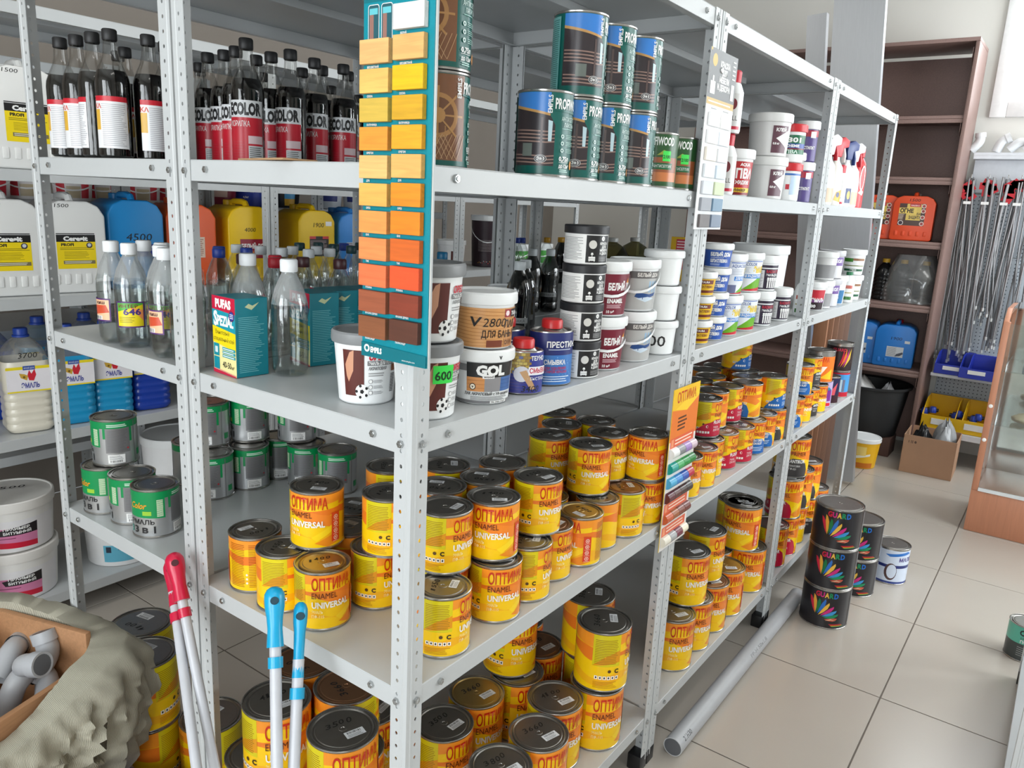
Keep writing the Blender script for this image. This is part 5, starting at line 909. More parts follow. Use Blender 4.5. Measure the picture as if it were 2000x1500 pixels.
ss = put('strip', (0, 0, 0), label='yellow enamel swatch strip with rows of coloured rolls, on post', cat='sample card')
for i, z in enumerate((256, 216, 176, 136, 78, 14)):
    for j in range(4):
        x = .94+.037*j; mb = MB(); zc_ = .701+z/1000+.012; n = 8
        pts = [(-.0087-.014*math.sin(PI*k/n), zc_-.014*math.cos(PI*k/n)) for k in range(n+1)]
        mb.add([(x, y, zz) for y, zz in pts]+[(x+.0355, y, zz) for y, zz in pts], [(k, k+1, n+2+k, n+1+k) for k in range(n)]+[tuple(range(n+1)), tuple(range(n+1, 2*n+2))], M(RC[i][j], .25)); obj('colour_roll', mb.build('colour_roll'), ss)
# ================================================================== mops leaning on the rack
POLE = M((190, 192, 198), .3)
def mop(name, c, tops, hl, label):
    m = M(c, .28, amt=.03); parts = []
    for k, (A, B, hr, r) in enumerate(tops):
        A, B = Vector(A), Vector(B); d = (B-A).normalized(); C_ = A+d*((A.z-.004)/-d.z) ; H = A+d*hl[k]
        parts.append(('pole', MB().tube([H-d*.03, C_], r, POLE, 14).build('pole')))
        side = d.cross(Vector((0, 1, 0))).normalized(); up_ = -d; mb = MB(); R = []
        prof = [(0, .35), (.004, .72), (.012, .97), (.02, 1.0), (.034, .96), (.05, .80), (hl[k]*.7, .72), (hl[k]-.006, .80), (hl[k], .82)]
        mb.tube([A+d*p for p, _ in prof], [hr*q for _, q in prof], m, 18)
        parts.append(('handle', mb.build('handle')))
        e = MB().lathe([(.0062, -.0004), (.0068, .0006), (.0062, .0016)], m, 14); ring = MB()
        v = (CAM-(A+d*.02)).normalized(); v = (v-d*v.dot(d)).normalized(); T = Matrix.Translation(A+d*.024+v*(hr*.93)) @ v.to_track_quat('Z', 'Y').to_matrix().to_4x4()
        parts.append(('hang_hole', MB().lathe([(0, .0012), (.0066, .0012), (.0078, -.002)], M(tuple(x*.35 for x in c), .5), 18, T).build('hang_hole')))
        q = A+d*(hl[k]+.022); parts.append(('clip', MB().tube([q+side*.0+d*-.006, q+d*.012], r+.0028, m, 16).build('clip')))
    return single(name, parts, label=label, cat='mop handle', group='mop handles')
mop('mop_handle', (196, 22, 62), [(onx(338, 1080, -.045), onx(420, 1500, -.12), .0185, .0096), (onx(330, 1096, -.03), onx(384, 1500, -.16), .013, .0096)], [.098, .1], 'crimson handled mop with two grey poles leaning on rear unit')
mop('mop_handle', (18, 160, 206), [(onx(536, 1146, -.062), onx(541, 1500, -.15), .0175, .0098), (onx(588, 1176, -.028), onx(574, 1500, -.125), .0125, .0098)], [.1, .125], 'bright blue handled mop with two grey poles beside corner post')
# ================================================================== sack with crate of pipe fittings
from mathutils import noise
SX, SY = -.235, 1.12; BURL = M((168, 164, 148), .7, 0, 'weave', 60, .22, .25); CRATE = M((176, 130, 92), .65, 0, 'wood', 9, .25)
cr = MB(); hw = .165
for (x0, y0, x1, y1, h0) in ((-hw, -hw, hw, -hw+.016, .43), (-hw, hw-.016, hw, hw, .5), (-hw, -hw+.0165, -hw+.016, hw-.0165, .47), (hw-.016, -hw+.0165, hw, hw-.0165, .5)): cr.box(x0, y0, .012, x1, y1, h0, CRATE)
cr.box(-hw+.017, -hw+.017, .012, hw-.017, hw-.017, .03, CRATE)
single('wooden_crate', [('crate', cr.build('crate', bevel=.002))], (SX, SY, 0), .32, 'open wooden crate of grey pipe fittings inside the woven sack', 'crate')
NT, NS = 150, 46; sk = MB(); V_ = []
prof = [(-.35, -.06), (-.16, -.005), (0, .012), (.18, .0), (.4, -.06), (.62, -.16), (.82, -.3), (.95, -.42), (1.0, -.5)]
for j in range(NS):
    t = j/(NS-1)
    for i in range(NT):
        th = 2*PI*i/NT; c, s = math.cos(th-.32), math.sin(th-.32); q = (abs(c)**6+abs(s)**6)**(-1/6)
        toc = math.cos(th-math.atan2(CAM.y-SY, CAM.x-SX)); rgt = math.cos(th-math.atan2(-.24, .27))
        top = .455+.055*(1-toc)*.6 - .06*max(0, toc)**3
        out = .02+.05*math.sin(PI*min(1, t*1.1))+max(0, rgt)**4*(.05*math.sin(PI*min(1, t*1.25)))+.03*t
        if t < .14: zz = top-.05*(.14-t)/.14; rr = hw*q*1.0+.012*(t/.14)
        else: u = (t-.14)/.86; zz = top*(1-u**1.25); rr = hw*q+.012+out
        amp = .0 if t < .1 else min(1, (t-.1)*3)
        fold = math.sin(th*17+6*t+2*noise.noise((th*2, t*3, 1)))*.008+noise.noise((c*6, s*6, t*7))*.03+noise.noise((c*15, s*15, t*14+4))*.014-abs(noise.noise((c*7, s*7, t*5+9)))*.06-abs(noise.noise((c*13+3, s*13, t*9)))*.03+.03
        dp = th-math.atan2(-.22, .07); dp = (dp+PI) % (2*PI)-PI; dd = math.hypot(dp*.28, (t-.5)*.5)       # gathered knot with radiating pleats
        pl = math.exp(-(dd/.13)**2); fold += pl*(-.03+.016*math.sin(13*math.atan2((t-.5)*.5, dp*.28)))
        rr += fold*amp; V_.append((SX+rr*math.cos(th), SY+rr*math.sin(th), max(.004, zz+amp*noise.noise((c*8, t*9, s*8))*.02*(1-t))))
F_ = [(j*NT+i, j*NT+(i+1) % NT, (j+1)*NT+(i+1) % NT, (j+1)*NT+i) for j in range(NS-1) for i in range(NT)]
sk.add(V_, F_, BURL)
fr = MB()
for k in range(46):
    th = math.atan2(.1, -.05)+random.uniform(-.9, .5); p = Vector((SX+.15*math.cos(th), SY+.15*math.sin(th), .47)); fr.tube([p, p+Vector((random.uniform(-.012, .012), -.01, -.02)), p+Vector((random.uniform(-.02, .02), -.02, -.05-random.random()*.02))], .0009, BURL, 4)
ft = fr.build('frayed_threads'); sack = single('woven_sack', [('sack', sk.build('sack', angle=1.2)), ('frayed_threads', ft)], label='grey woven plastic sack crumpled around a crate, bottom left', cat='sack')
sack.children[1]['kind'] = 'stuff' if sack.children[1].name.startswith('frayed') else ''; 
for ch in sack.children:
    if not ch.name.startswith('frayed') and 'kind' in ch: del ch['kind']
PVC = M((176, 178, 182), .38, amt=.04); PVCI = M((90, 92, 96), .5)
def elbow(r, L, bend):
    mb = MB(); pts = [(0, 0, -L)]+[(bend*(1-math.cos(a)), 0, bend*math.sin(a)) for a in [i*PI/4/5 for i in range(6)]]; e = Vector(pts[-1]); d = Vector((math.sin(PI/4), 0, math.cos(PI/4)))
    mb.tube(pts+[tuple(e+d*L*.6)], r, PVC, 22, False); mb.tube([e+d*L*.15, e+d*L*.7], r*1.14, PVC, 22, False)
    mb.tube([e+d*L*.7, e+d*(L*.69)], [r*1.14, r*.93], PVC, 22, False); mb.tube([e+d*L*.69, e+d*L*.2], r*.93, PVCI, 22, True)
    return mb.build('elbow', angle=.7)
EL = elbow(.026, .05, .05); KINDS['elbow'] = ('pipe_elbow', [('elbow', EL)])
for k, (px, py, z, rx, ry, rz, w) in enumerate(((48, 1300, .44, .9, .3, -.6, 'open end facing the viewer'), (88, 1290, .42, .4, -.5, 2.4, 'behind the open-ended one'), (14, 1288, .42, .3, .9, 1.0, 'leftmost in the crate'), (92, 1335, .37, 1.2, .2, 2.6, 'half hidden by the sack'), (24, 1352, .38, .2, .3, .4, 'upright nearest the front board'))):
    p = onz(px, py, z); put('elbow', p, 0, label='grey plastic pipe elbow, %s' % w, cat='pipe fitting', group='pipe fittings in the crate', rot=(rx, ry, rz))
# blue tool bin corner at the bottom edge
def tray(c, w, d, h, lip=.5):
    m = M(c, .35, amt=.03); mb = MB(); t = .003
    mb.box(-w/2, -d/2, 0, w/2, d/2, t, m).box(-w/2, d/2-t, t, w/2, d/2, h, m).box(-w/2, -d/2, t, w/2, -d/2+t, h*lip, m)
    for s in (-1, 1): mb.extr([(-d/2+t, t), (d/2-t, t), (d/2-t, h), (0, h), (-d/2+t, h*lip)], s*w/2-(t if s > 0 else 0), s*w/2+(0 if s > 0 else t), m, Matrix(((0, 1, 0, 0), (1, 0, 0, 0), (0, 0, 1, 0), (0, 0, 0, 1))))
    mb.box(-w/2-.004, d/2-.004, h-.01, w/2+.004, d/2+.004, h, m)
    return mb.build('tray', bevel=.001, seg=1)
KINDS['bin_blue'] = ('storage_bin', [('bin', tray((34, 52, 160), .2, .26, .13)), ('card_holder', MB().box(-.05, -.1335, .03, .05, -.1305, .055, M((232, 232, 230), .5)).build('card_holder'))])
KINDS['bin_yellow'] = ('storage_bin', [('bin', tray((224, 178, 20), .24, .3, .18)), ('card_holder', MB().box(-.06, -.1535, .03, .06, -.1505, .07, M((232, 232, 230), .5)).build('card_holder'))])
p = onz(255, 1492, .13); put('bin_blue', (p.x-.06, p.y-.12, 0), .5, label='blue storage bin on the floor in front of the sack', cat='bin', group='storage bins')
# grey pipe lying along the aisle
mb = MB(); x0, x1, r_ = 1.1, 2.32, .029; yp = -.041
mb.tube([(x0, yp, r_), (x1, yp, r_)], r_, PVC, 32, False).tube([(x0, yp, r_), (x0+.0001, yp, r_)], [r_, r_*.92], M((196, 198, 200), .4), 32, False).tube([(x0, yp, r_), (x0+.3, yp, r_)], r_*.92, PVCI, 32, True)
pa = Art().t((60, 60, 62), '21H30', 30, 0, 14, 52, bold=.01).t((110, 110, 112), 'PP-H 50x1,8', 600, 0, 12, 160).mesh('print', lambda a_, b_, o: (x0+a_/1000, yp-(r_+o)*math.cos(.5+b_/1000/r_), r_+(r_+o)*math.sin(.5+b_/1000/r_)), 0, off0=.4)
single('sewer_pipe', [('pipe', mb.build('pipe')), ('print', pa)], (0, 0, .0008), label='long grey plastic sewer pipe lying on the tiles along the rack', cat='pipe')
# cardboard and offcuts under the bottles
ap = onz(500, 312, S2+.002)
single('cardboard_offcut', [('sheet', MB().box(-.09, -.03, 0, .09, .03, .003, M((176, 140, 104), .8)).build('sheet'))], (.035, .36, S2+.0012), 1.35, 'torn brown cardboard strip lying at the front of the varnish shelf', 'cardboard')
# ================================================================== far end of the aisle
HAM = M((134, 108, 101), .42, .15, scale=160, amt=.22, bump=.5); ux0, ux1, uy0, uy1, uz = 4.85, 5.27, -.03, 1.75, 2.66
ush = (.61, 1.045, 1.457, 1.86, 2.235)
def T3(v): return M(v, .45)
side = MB().box(0, 0, 0, ux1-ux0, .022, uz, HAM).build('side_panel', bevel=.002)
back = MB().box(ux1-ux0-.012, .0225, .05, ux1-ux0, uy1-uy0-.0225, uz-.022, HAM).build('back_panel')
shm = MB().box(.012, .023, -.02, ux1-ux0-.0125, uy1-uy0-.023, 0, HAM).box(.012, .023, -.045, .016, uy1-uy0-.023, -.0205, HAM).build('shelf', bevel=.002)
br = MB().extr([(.02, -.021), (.36, -.021), (.36, -.05), (.06, -.12), (.02, -.10)], .03, .034, HAM).build('bracket')
un = single('brown_shelf_unit', [('side_panel', side), ('back_panel', back), ('top_panel', MB().box(0, 0, uz+.0005, ux1-ux0, uy1-uy0, uz+.024, HAM).build('top_panel', bevel=.003))], (ux0, uy0, 0), label='tall brown hammered-paint shelf unit at the far wall', cat='shelf unit')
obj('side_panel', side, un, (0, uy1-uy0-.022, 0))
for z in ush: s_ = obj('shelf', shm, un, (0, 0, z)); obj('bracket', br, s_)
bq = MB().extr([(.02, uz-.03), (.3, uz-.03), (.3, uz-.05), (.06, uz-.13), (.02, uz-.09)], .03, .034, HAM).build('bracket'); obj('bracket', bq, un)
for k, px, py, z, ph in (('j_fire', 1782, 440, ush[2], 'orange fire-retardant jerrycan, front right'), ('j_fire', 1716, 440, ush[2], 'orange fire-retardant jerrycan, front left'), ('j_water', 1748, 680, ush[0], 'blue jerrycan on the low brown shelf, front right'), ('j_water', 1676, 680, ush[0], 'blue jerrycan on the low brown shelf, front left')):
    p = onx(px, py, 5.0); put(k, (5.0, p.y, z+.001), -PI/2+.1, label=ph, cat='jerrycan', group='jerrycans at the far wall')
for k, dy, z, ph in (('j_fire', -.03, ush[2], 'orange jerrycan behind the front right one'),): pass
# wrapped packs of dark bottles
jug = MB().lathe([(0, .004), (.055, .002), (.062, .01)]+[q for k in range(6) for q in ((.062, .02+.025*k), (.058, .03+.025*k), (.062, .04+.025*k))]+[(.06, .19), (.035, .235), (.02, .25), (.02, .262)], M((22, 22, 24), .12), 28).build('bottle')
jc = MB().lathe([(.024, .255), (.024, .28), (0, .282)], M((206, 160, 40), .4), 18).build('cap')
KINDS['jug'] = ('dark_ribbed_bottle', [('bottle', jug), ('cap', jc)])
film = clear('wrap_film', (.9, .91, .92), .10, .75, .14, .12)
for n, (px, z0) in enumerate(((1722, ush[1]), (1770, ush[1]), (1795, ush[1]))):
    p = onx(px, 570, 5.02); put('jug', (5.02, (p.y, onx(1782, 570, 5.0).y+.08, onx(1782, 570, 5.0).y-.056)[n], z0+.001), 0, 'dark ribbed bottle with yellow cap', 'on the brown shelf', 'bottle', 'wrapped dark bottles')
wb = MB(); p = onx(1782, 570, 5.0)
for j in range(14):
    for i in range(36):
        a_ = 2*PI*i/36; u = j/13; rr = (.158-.05*max(0, u-.55)*2)*(1+.12*noise.noise((math.cos(a_)*3, math.sin(a_)*3, u*5))); q = (abs(math.cos(a_))**4+abs(math.sin(a_))**4)**(-.25)
        wb.v.append((rr*.75*q*math.cos(a_), rr*q*math.sin(a_), .004+u*.315))
mi = wb.mat(film)
for j in range(13):
    for i in range(36): wb.f.append((j*36+i, j*36+(i+1) % 36, (j+1)*36+(i+1) % 36, (j+1)*36+i)); wb.mi.append(mi)
wb.f.append(tuple(13*36+i for i in range(36))); wb.mi.append(mi)
single('shrink_wrap', [('film', wb.build('film', angle=1.2))], (5.02, p.y+.012, ush[1]), label='clear plastic film wrapped around the dark bottles', cat='film')
# leaning sheet metal channels
ALU = M((186, 188, 192), .33, .55, 'grainz', 10, .06)
def channel(w, H): return MB().extr([(-w/2, 0), (-w/2, .05), (-w/2+.003, .05), (-w/2+.003, .003), (-.02, .003), (-.02, .014), (.02, .014), (.02, .003), (w/2-.003, .003), (w/2-.003, .05), (w/2, .05), (w/2, 0)], 0, H, ALU, Matrix(((0, 0, 1, 0), (-1, 0, 0, 0), (0, 1, 0, 0), (0, 0, 0, 1)))).build('channel', angle=.4)
for (w, H, x, y, tl, lb) in ((.27, 3.0, 4.02, .27, .078, 'wide aluminium channel leaning behind the far bay'), (.11, 2.72, 4.1, .50, .085, 'narrow aluminium channel leaning behind the far bay')):
    o = single('aluminium_channel', [('channel', channel(w, H))], (x, y, .012), label=lb, cat='metal channel', group='aluminium channels'); o.rotation_euler = (-tl, 0, 0)
for k in range(5):
    p = onx(1568+10*k, 890, 3.55+.05*k); o = single('wooden_plank', [('plank', MB().box(-.011, -.035, 0, .011, .035, 1.15, M((150-8*k, 104-4*k, 74), .6, 0, 'grainz', 6, .2)).build('plank', bevel=.002))], (3.55+.05*k, p.y, .006), .1*k, 'brown board leaning behind the far bay, %s from left' % ORDW[k] if 0 else 'brown wooden board standing behind the far bay, %s from left' % ('first', 'second', 'third', 'fourth', 'fifth')[k], 'board', 'brown boards')
# pegboard with hoses
PEG = bpy.data.materials.new('pegboard'); PEG.use_nodes = True; nt = PEG.node_tree; N = nt.nodes; L_ = nt.links; b_ = N['Principled BSDF']; b_.inputs['Roughness'].default_value = .4
tc = N.new('ShaderNodeTexCoord'); mp_ = N.new('ShaderNodeMapping'); mp_.inputs['Scale'].default_value = (40, 40, 40); L_.new(tc.outputs['Object'], mp_.inputs[0])
fr2 = N.new('ShaderNodeVectorMath'); fr2.operation = 'FRACTION'; L_.new(mp_.outputs[0], fr2.inputs[0]); sb2 = N.new('ShaderNodeVectorMath'); sb2.operation = 'SUBTRACT'; sb2.inputs[1].default_value = (.5, .5, .5); L_.new(fr2.outputs[0], sb2.inputs[0])
ml = N.new('ShaderNodeVectorMath'); ml.operation = 'MULTIPLY'; ml.inputs[1].default_value = (0, 1, 1); L_.new(sb2.outputs[0], ml.inputs[0]); ln = N.new('ShaderNodeVectorMath'); ln.operation = 'LENGTH'; L_.new(ml.outputs[0], ln.inputs[0])
lt = N.new('ShaderNodeMath'); lt.operation = 'LESS_THAN'; lt.inputs[1].default_value = .16; L_.new(ln.outputs['Value'], lt.inputs[0]); mx_ = N.new('ShaderNodeMix'); mx_.data_type = 'RGBA'; mx_.inputs[6].default_value = lin((206, 214, 222)); mx_.inputs[7].default_value = lin((92, 100, 112)); L_.new(lt.outputs[0], mx_.inputs[0]); L_.new(mx_.outputs[2], b_.inputs['Base Color'])
LG = M((214, 218, 224), .35)
pgp = [('panel', MB().box(-.012, -1.6, z, 0, 0, z+.4, PEG).build('panel', bevel=.002)) for z in (.12, .523, .926, 1.329)]+[('top_shelf', MB().box(-.13, -1.6, 1.95, 0, 0, 1.97, LG).box(-.13, -1.6, 1.971, -.126, 0, 1.99, LG).box(-.02, -1.6, 1.74, 0, 0, 1.949, LG).build('top_shelf')), ('lower_shelf', MB().box(-.36, -1.6, .53, -.0125, 0, .552, LG).build('lower_shelf', bevel=.003))]
single('pegboard', pgp, (5.335, -.06, .05), label='white perforated pegboard with shelves at the far wall', cat='pegboard')
HOSE = M((142, 142, 144), .35, .6, 'brushed', 60, .35); RTAG = M((190, 30, 44), .5)
for k, (px, n, zb, sw) in enumerate(((1900, 13, .70, -.03), (1935, 13, .72, .0), (1972, 9, .98, -.02), (1998, 9, .8, .0), (2030, 8, .8, .0))):
    p = onx(px, 345, 5.22); parts = []; ty = p.y
    for i in range(n):
        a0 = random.uniform(-.03, .03); zt = 1.87+random.uniform(-.03, .02); e = random.uniform(-.05, .05)+sw; zz = zb+random.uniform(-.04, .08); xx = 5.25-random.uniform(0, .06)
        pts = [(xx, ty+a0*.5+e*(u**1.6)+.02*math.sin(3*u+i)+a0*1.2*u, zt+(zz-zt)*u) for u in [q/9 for q in range(10)]]
        parts.append(('hose', MB().tube(pts, .0062, HOSE, 7).tube([pts[-1], (pts[-1][0], pts[-1][1], pts[-1][2]-.022)], .0085, M((214, 214, 212), .3, .5), 7).build('hose')))
    mb = MB()
    for i in range(5): T = Matrix.Translation((5.2, ty+random.uniform(-.03, .03), 1.80+random.uniform(-.05, .05))) @ Matrix.Rotation(random.uniform(-.8, .8), 4, 'X'); mb.box(-.001, -.03, -.022, .001, .03, .022, RTAG, T)
    parts += [('red_tag', mb.build('red_tag')), ('hook', MB().tube([(5.312, ty, 1.88), (5.17, ty, 1.88), (5.165, ty, 1.9)], .003, ZINC, 6).build('hook')), ('price_label', MB().box(5.158, ty-.022, 1.71, 5.16, ty+.022, 1.728, M((234, 234, 232), .5)).build('price_label'))]
    single('hose_bundle', parts, label='bundle of braided flexible hoses with red tags, %s from left on pegboard' % ('first', 'second', 'third', 'fourth', 'fifth')[k], cat='hose bundle', group='hose bundles')
PVW = M((222, 224, 226), .35)
for k, (px, rot) in enumerate(((1908, (0, -.7, PI/2)), (1952, (0, .3, -PI/2)), (1984, (0, .8, -PI/2)), (2014, (0, .8, -PI/2)))):
    p = onx(px, 290, 5.27); me = elbow(.028, .05, .05).copy(); me.materials[0] = PVW
    KINDS['welbow'] = ('pipe_elbow', [('elbow', me)]); put('welbow', (5.265, p.y, 2.095), 0, label='pale grey pipe fitting on the pegboard top shelf, %s from left' % ('first', 'second', 'third', 'fourth')[k], cat='pipe fitting', group='pipe fittings on pegboard', rot=rot)
for k, (px, py, kd, x, z, lb) in enumerate(((1863, 715, 'bin_blue', 5.1, .603, 'blue storage bin on pegboard shelf, further left'), (1912, 722, 'bin_blue', 5.06, .603, 'blue storage bin on pegboard shelf, further right'), (1842, 830, 'bin_yellow', 5.05, .24, 'yellow storage bin behind the cardboard box'), (1908, 830, 'bin_yellow', 5.05, .24, 'yellow storage bin right of the cardboard box'))):
    p = onx(px, py, x); put(kd, (x, p.y, z), -PI/2, label=lb, cat='bin', group='storage bins')
VALB = M((30, 60, 160), .35)
for k, (px, py) in enumerate(((1808, 800), (1822, 806), (1868, 806), (1876, 798), (1902, 818), (1912, 812))):
    p = onx(px, py, 5.03); mb = MB().lathe([(0, -.02), (.024, -.018), (.026, 0), (.018, .02), (0, .024)], VALB, 12).tube([(0, -.035, 0), (0, .035, 0)], .012, BLACKP, 8); single('blue_valve', [('knob', mb.build('knob'))], (5.0, p.y, .33+.015*(k % 2)), 0, 'small blue valve in yellow bin, %s from left' % ('first', 'second', 'third', 'fourth', 'fifth', 'sixth')[k], 'valve', 'blue valves')
single('bin_stand', [('board', MB().box(4.88, -1.0, .2, 5.3, -.07, .238, LG).box(4.9, -.99, 0, 4.94, -.95, .1995, LG).box(4.9, -.12, 0, 4.94, -.08, .1995, LG).box(5.24, -.99, 0, 5.28, -.95, .1995, LG).box(5.24, -.12, 0, 5.28, -.08, .1995, LG).build('board'))], label='low white stand under the yellow bins', cat='stand')
# cardboard box with bags
CB = M((178, 140, 112), .8, scale=14, amt=.06); bw = .3; bh = .25
mb = MB().box(0, 0, 0, bw, bw, .004, CB)
for q in ((0, 0, bw, .004), (0, bw-.004, bw, bw), (0, .0045, .004, bw-.0045), (bw-.004, .0045, bw, bw-.0045)): mb.box(q[0], q[1], .004, q[2], q[3], bh, CB)
pr_ = Art().lines((90, 64, 50), 30, 34, 196, 216, 1, .8).r((90, 64, 50), 44, 196, 48, 216).r((90, 64, 50), 52, 196, 56, 216).e((90, 64, 50), 70, 206, 7, 9, 8).mesh('print', plane((0, bw, 0), (0, -1, 0), (0, 0, 1)))
single('cardboard_box', [('box', mb.build('box')), ('print', pr_)], (4.57, -.325, .001), .03, 'open cardboard box on the floor by the yellow bins', 'box')
def blob(r, h, m, seed, n=24, k=14):
    b = MB(); V = []
    for j in range(k):
        for i in range(n):
            a_ = 2*PI*i/n; u = j/(k-1); rr = r*math.sin(PI*(.12+.86*u))**.7*(1+.35*noise.noise((math.cos(a_)*2+seed, math.sin(a_)*2, u*3+seed))); V.append((rr*math.cos(a_), rr*math.sin(a_), h*u+.25*h*noise.noise((math.cos(a_)*2, math.sin(a_)*2+seed, 3*u))*u))
    b.add(V, [(j*n+i, j*n+(i+1) % n, (j+1)*n+(i+1) % n, (j+1)*n+i) for j in range(k-1) for i in range(n)]+[tuple(range(n)), tuple(range((k-1)*n, k*n))], m); return b.build('bag', angle=1.3)
single('black_plastic_bag', [('bag', blob(.07, .27, M((26, 26, 28), .25), 1.3))], (4.68, -.11, .02), label='black plastic bag stuffed in the cardboard box', cat='bag')
single('clear_plastic_bag', [('bag', blob(.075, .31, M((150, 152, 154), .22), 4.1))], (4.7, -.235, .02), label='translucent grey plastic bag in the cardboard box', cat='bag')
# black tub on a block
TUB = M((36, 37, 38), .55, scale=50, amt=.08)
single('wooden_block', [('block', MB().box(-.1, -.07, 0, .1, .07, .128, M((96, 70, 62), .8)).build('block', bevel=.003))], (4.92, .16, .001), label='brown block under the black tub', cat='block')
tb_ = MB().lathe([(0, .004), (.19, 0), (.2, .004), (.245, .33), (.262, .335), (.266, .35), (.255, .352), (.236, .34), (.19, .012), (0, .01)], TUB, 48).build('tub', angle=.5)
single('black_tub', [('tub', tb_)], (4.95, .29, .13), label='large round black plastic tub at the far shelf unit', cat='tub')
BAGW = M((214, 212, 210), .3, scale=8, amt=.06)
for k, (x, y, r, h, lb, m) in enumerate(((4.95, .36, .1, .2, 'white plastic sack with red stripe in the black tub', BAGW), (4.93, .17, .055, .17, 'small clear and red packet in the black tub', M((190, 190, 194), .25)))):
    o = single('plastic_sack', [('sack', blob(r, h, m, 7+k*3)), ('red_print', Art().r((190, 26, 40), -50 if k == 0 else -36, 95 if k == 0 else 60, 60 if k == 0 else 36, 112 if k == 0 else 96).t(WHT, 'СУПЕР-ЛЮКС' if k == 0 else 'НОВИТ', -44 if k == 0 else -30, 99 if k == 0 else 70, 9 if k == 0 else 14, 90 if k == 0 else 58, bold=.04).mesh('red_print', cyl(r*1.16), 8))], (x, y, .31), -PI/2+.4, lb, 'sack')
st('floorA', 'yellowb', 1668, f=0, mode='Z', zc=proj((4.5, .2, 0))[2], ph='yellow patterned bucket with white lid', cat='bucket'); ITEMS[-1].update(x=4.5, y=.2, keep=True); SURF['floorA'] = (0, 0, 6, -3, 3, 'on the floor beneath the black tub'); flush()
# display case
WD = M((190, 130, 100), .4, 0, 'grainz', 5, .16); GL = clear('case_glass', (.93, .96, .95), .08, .8, 0, .02); dx, dy0, dw, dd, dh = 3.735, -.494, 1.1, .5, 1.175
mb = MB().box(0, -dw, 0, dd, 0, .225, WD)
fp = [('base', mb.build('base', bevel=.002))]
sp_ = MB().extr([(.0, .2255), (.024, .2255), (.024, dh-.05), (.12, dh), (dd, dh), (dd, .2255)], -.022, 0, WD); fr3 = MB()
fp += [('side_frame', MB().box(0, -.03, .2255, .024, 0, dh-.06, WD).box(dd-.024, -.022, .2255, dd, 0, dh, WD).extr([(0, dh-.06), (.1, dh), (dd, dh), (dd, dh-.03), (.11, dh-.03), (.024, dh-.08)], -.022, 0, WD).build('side_frame', bevel=.002)), ('back_panel', MB().box(dd-.012, -dw, .2255, dd, -.0225, dh, M((214, 218, 220), .06, 1.0)).build('back_panel')),
       ('glass_front', MB().box(.004, -dw, .2265, .008, -.0305, dh-.07, GL).build('glass_front')), ('lower_rail', MB().box(-.004, -dw, .2255, .003, -.0305, .243, M((206, 210, 212), .3, .6)).build('lower_rail')),
       ('glass_shelf', MB().box(.02, -dw, .58, dd-.013, -.035, .585, GL).build('glass_shelf')), ('glass_shelf', MB().box(.02, -dw, .86, dd-.013, -.035, .865, GL).build('glass_shelf')), ('glass_top', MB().box(.11, -dw, dh, dd, -.025, dh+.005, GL).build('glass_top'))]
for z in (.5, .68): fp.append(('shelf_pin', MB().lathe([(0, .004), (.009, .002), (.01, 0)], M((240, 240, 238), .4), 14, Matrix.Translation((-.0005, -.015, z)) @ Matrix.Rotation(-PI/2, 4, 'Y')).build('shelf_pin')))
single('display_case', fp, (dx, dy0, .0015), label='wood-framed glass display case at the right edge', cat='display case')
single('boxed_brush', [('sleeve', MB().box(-.05, -.05, 0, .05, .05, .05, M((60, 140, 190), .35)).build('sleeve')), ('tray', MB().box(-.05, -.05, .0505, .05, .05, .075, M((214, 216, 218), .35)).build('tray')), ('brush', MB().box(-.045, -.045, .0755, .045, .045, .11, M((44, 60, 140), .5)).build('brush', bevel=.008))], (4.0, -.66, .868), .2, 'blue brush in a pale box inside the display case', 'brush')
single('beige_packet', [('packet', blob(.06, .05, M((212, 196, 164), .5), 2.2))], (3.9, -.66, .588), label='beige packet on the lower glass shelf of the display case', cat='packet')
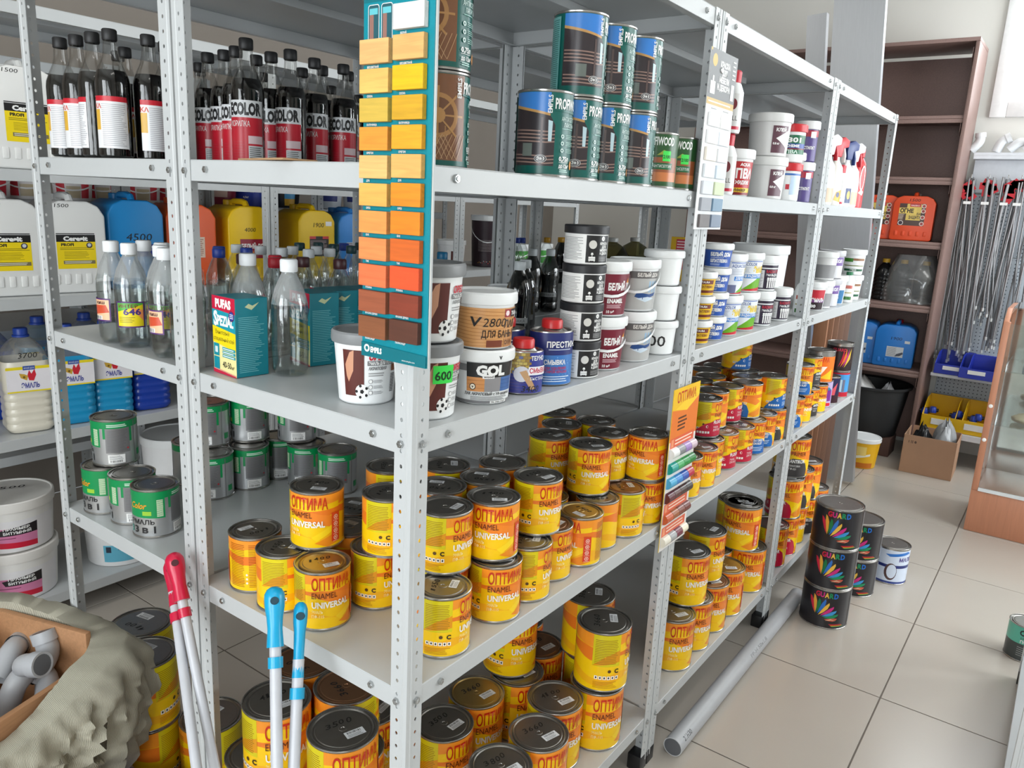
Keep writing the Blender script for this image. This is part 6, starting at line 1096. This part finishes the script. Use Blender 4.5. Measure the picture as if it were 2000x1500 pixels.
# top shelf and rear stock
single('white_plastic_sack', [('sack', blob(.12, .26, M((232, 236, 232), .3), 3.3))], (1.0, .18, S1+.001), label='white plastic sack on the top shelf above the colour card', cat='sack')
for k, (px, z, lb) in enumerate(((1195, S3, 'large olive-tinted bottle behind the maroon buckets, left'), (1238, S3, 'large olive-tinted bottle behind the maroon buckets, right'))):
    p = ony(px, 500, .84); OLV = clear('olive_pet', (.42, .40, .24), .05, .45); b = MB().lathe([(0, .004), (.07, .002), (.08, .014)]+[q for j in range(5) for q in ((.08, .03+.03*j), (.076, .04+.03*j), (.08, .05+.03*j))]+[(.078, .2), (.05, .26), (.02, .285), (.018, .3)], OLV, 36).build('bottle')
    single('olive_bottle', [('bottle', b), ('cap', MB().lathe([(.022, .29), (.022, .312), (0, .314)], M((190, 190, 186), .4), 16).build('cap')), ('liquid', MB().lathe([(0, .006), (.068, .005), (.074, .03), (.074, .2), (0, .2)], M((92, 88, 52), .2), 28).build('liquid'))], (p.x, p.y, z+.001), label=lb, cat='bottle', group='olive bottles').scale = (1, 1, .72)
a = Art().r((226, 180, 20), 0, 0, 90, 220).r((200, 50, 70), 26, 60, 90, 210).lines((246, 220, 220), 30, 86, 150, 205, 4, .4).p((230, 90, 60), (30, 70), (86, 120), (86, 70)); carton('yrbox', 'yellow_red_box', .09, .06, .22, a, a, (226, 180, 20))
for px, py, yy, lb in ((1332, 440, .9, 'yellow and red box behind the colour card post'),):
    p = ony(px, py, yy); put('yrbox', (p.x, yy, S3+.001), facecam(p), label=lb, cat='box', group='yellow red boxes')
# ================================================================== labels: single out each look-alike by its order in the picture
ORD = ['', 'first', 'second', 'third', 'fourth', 'fifth', 'sixth', 'seventh', 'eighth', 'ninth', 'tenth', 'eleventh', 'twelfth', 'thirteenth', 'fourteenth', 'fifteenth', 'sixteenth',
       'seventeenth', 'eighteenth', 'nineteenth', 'twentieth', 'twenty-first', 'twenty-second', 'twenty-third', 'twenty-fourth', 'twenty-fifth', 'twenty-sixth', 'twenty-seventh', 'twenty-eighth', 'twenty-ninth', 'thirtieth']
bins = {}
for (o, ph, wh, lb) in REG:
    if lb: o['label'] = lb
    else: bins.setdefault((ph, wh), []).append(o)
for (ph, wh), os_ in bins.items():
    os_.sort(key=lambda o: proj(o.location)[0])
    for i, o in enumerate(os_): o['label'] = ('%s %s' % (ph, wh)) if len(os_) == 1 else '%s, %s from left %s' % (ph, ORD[i+1], wh)
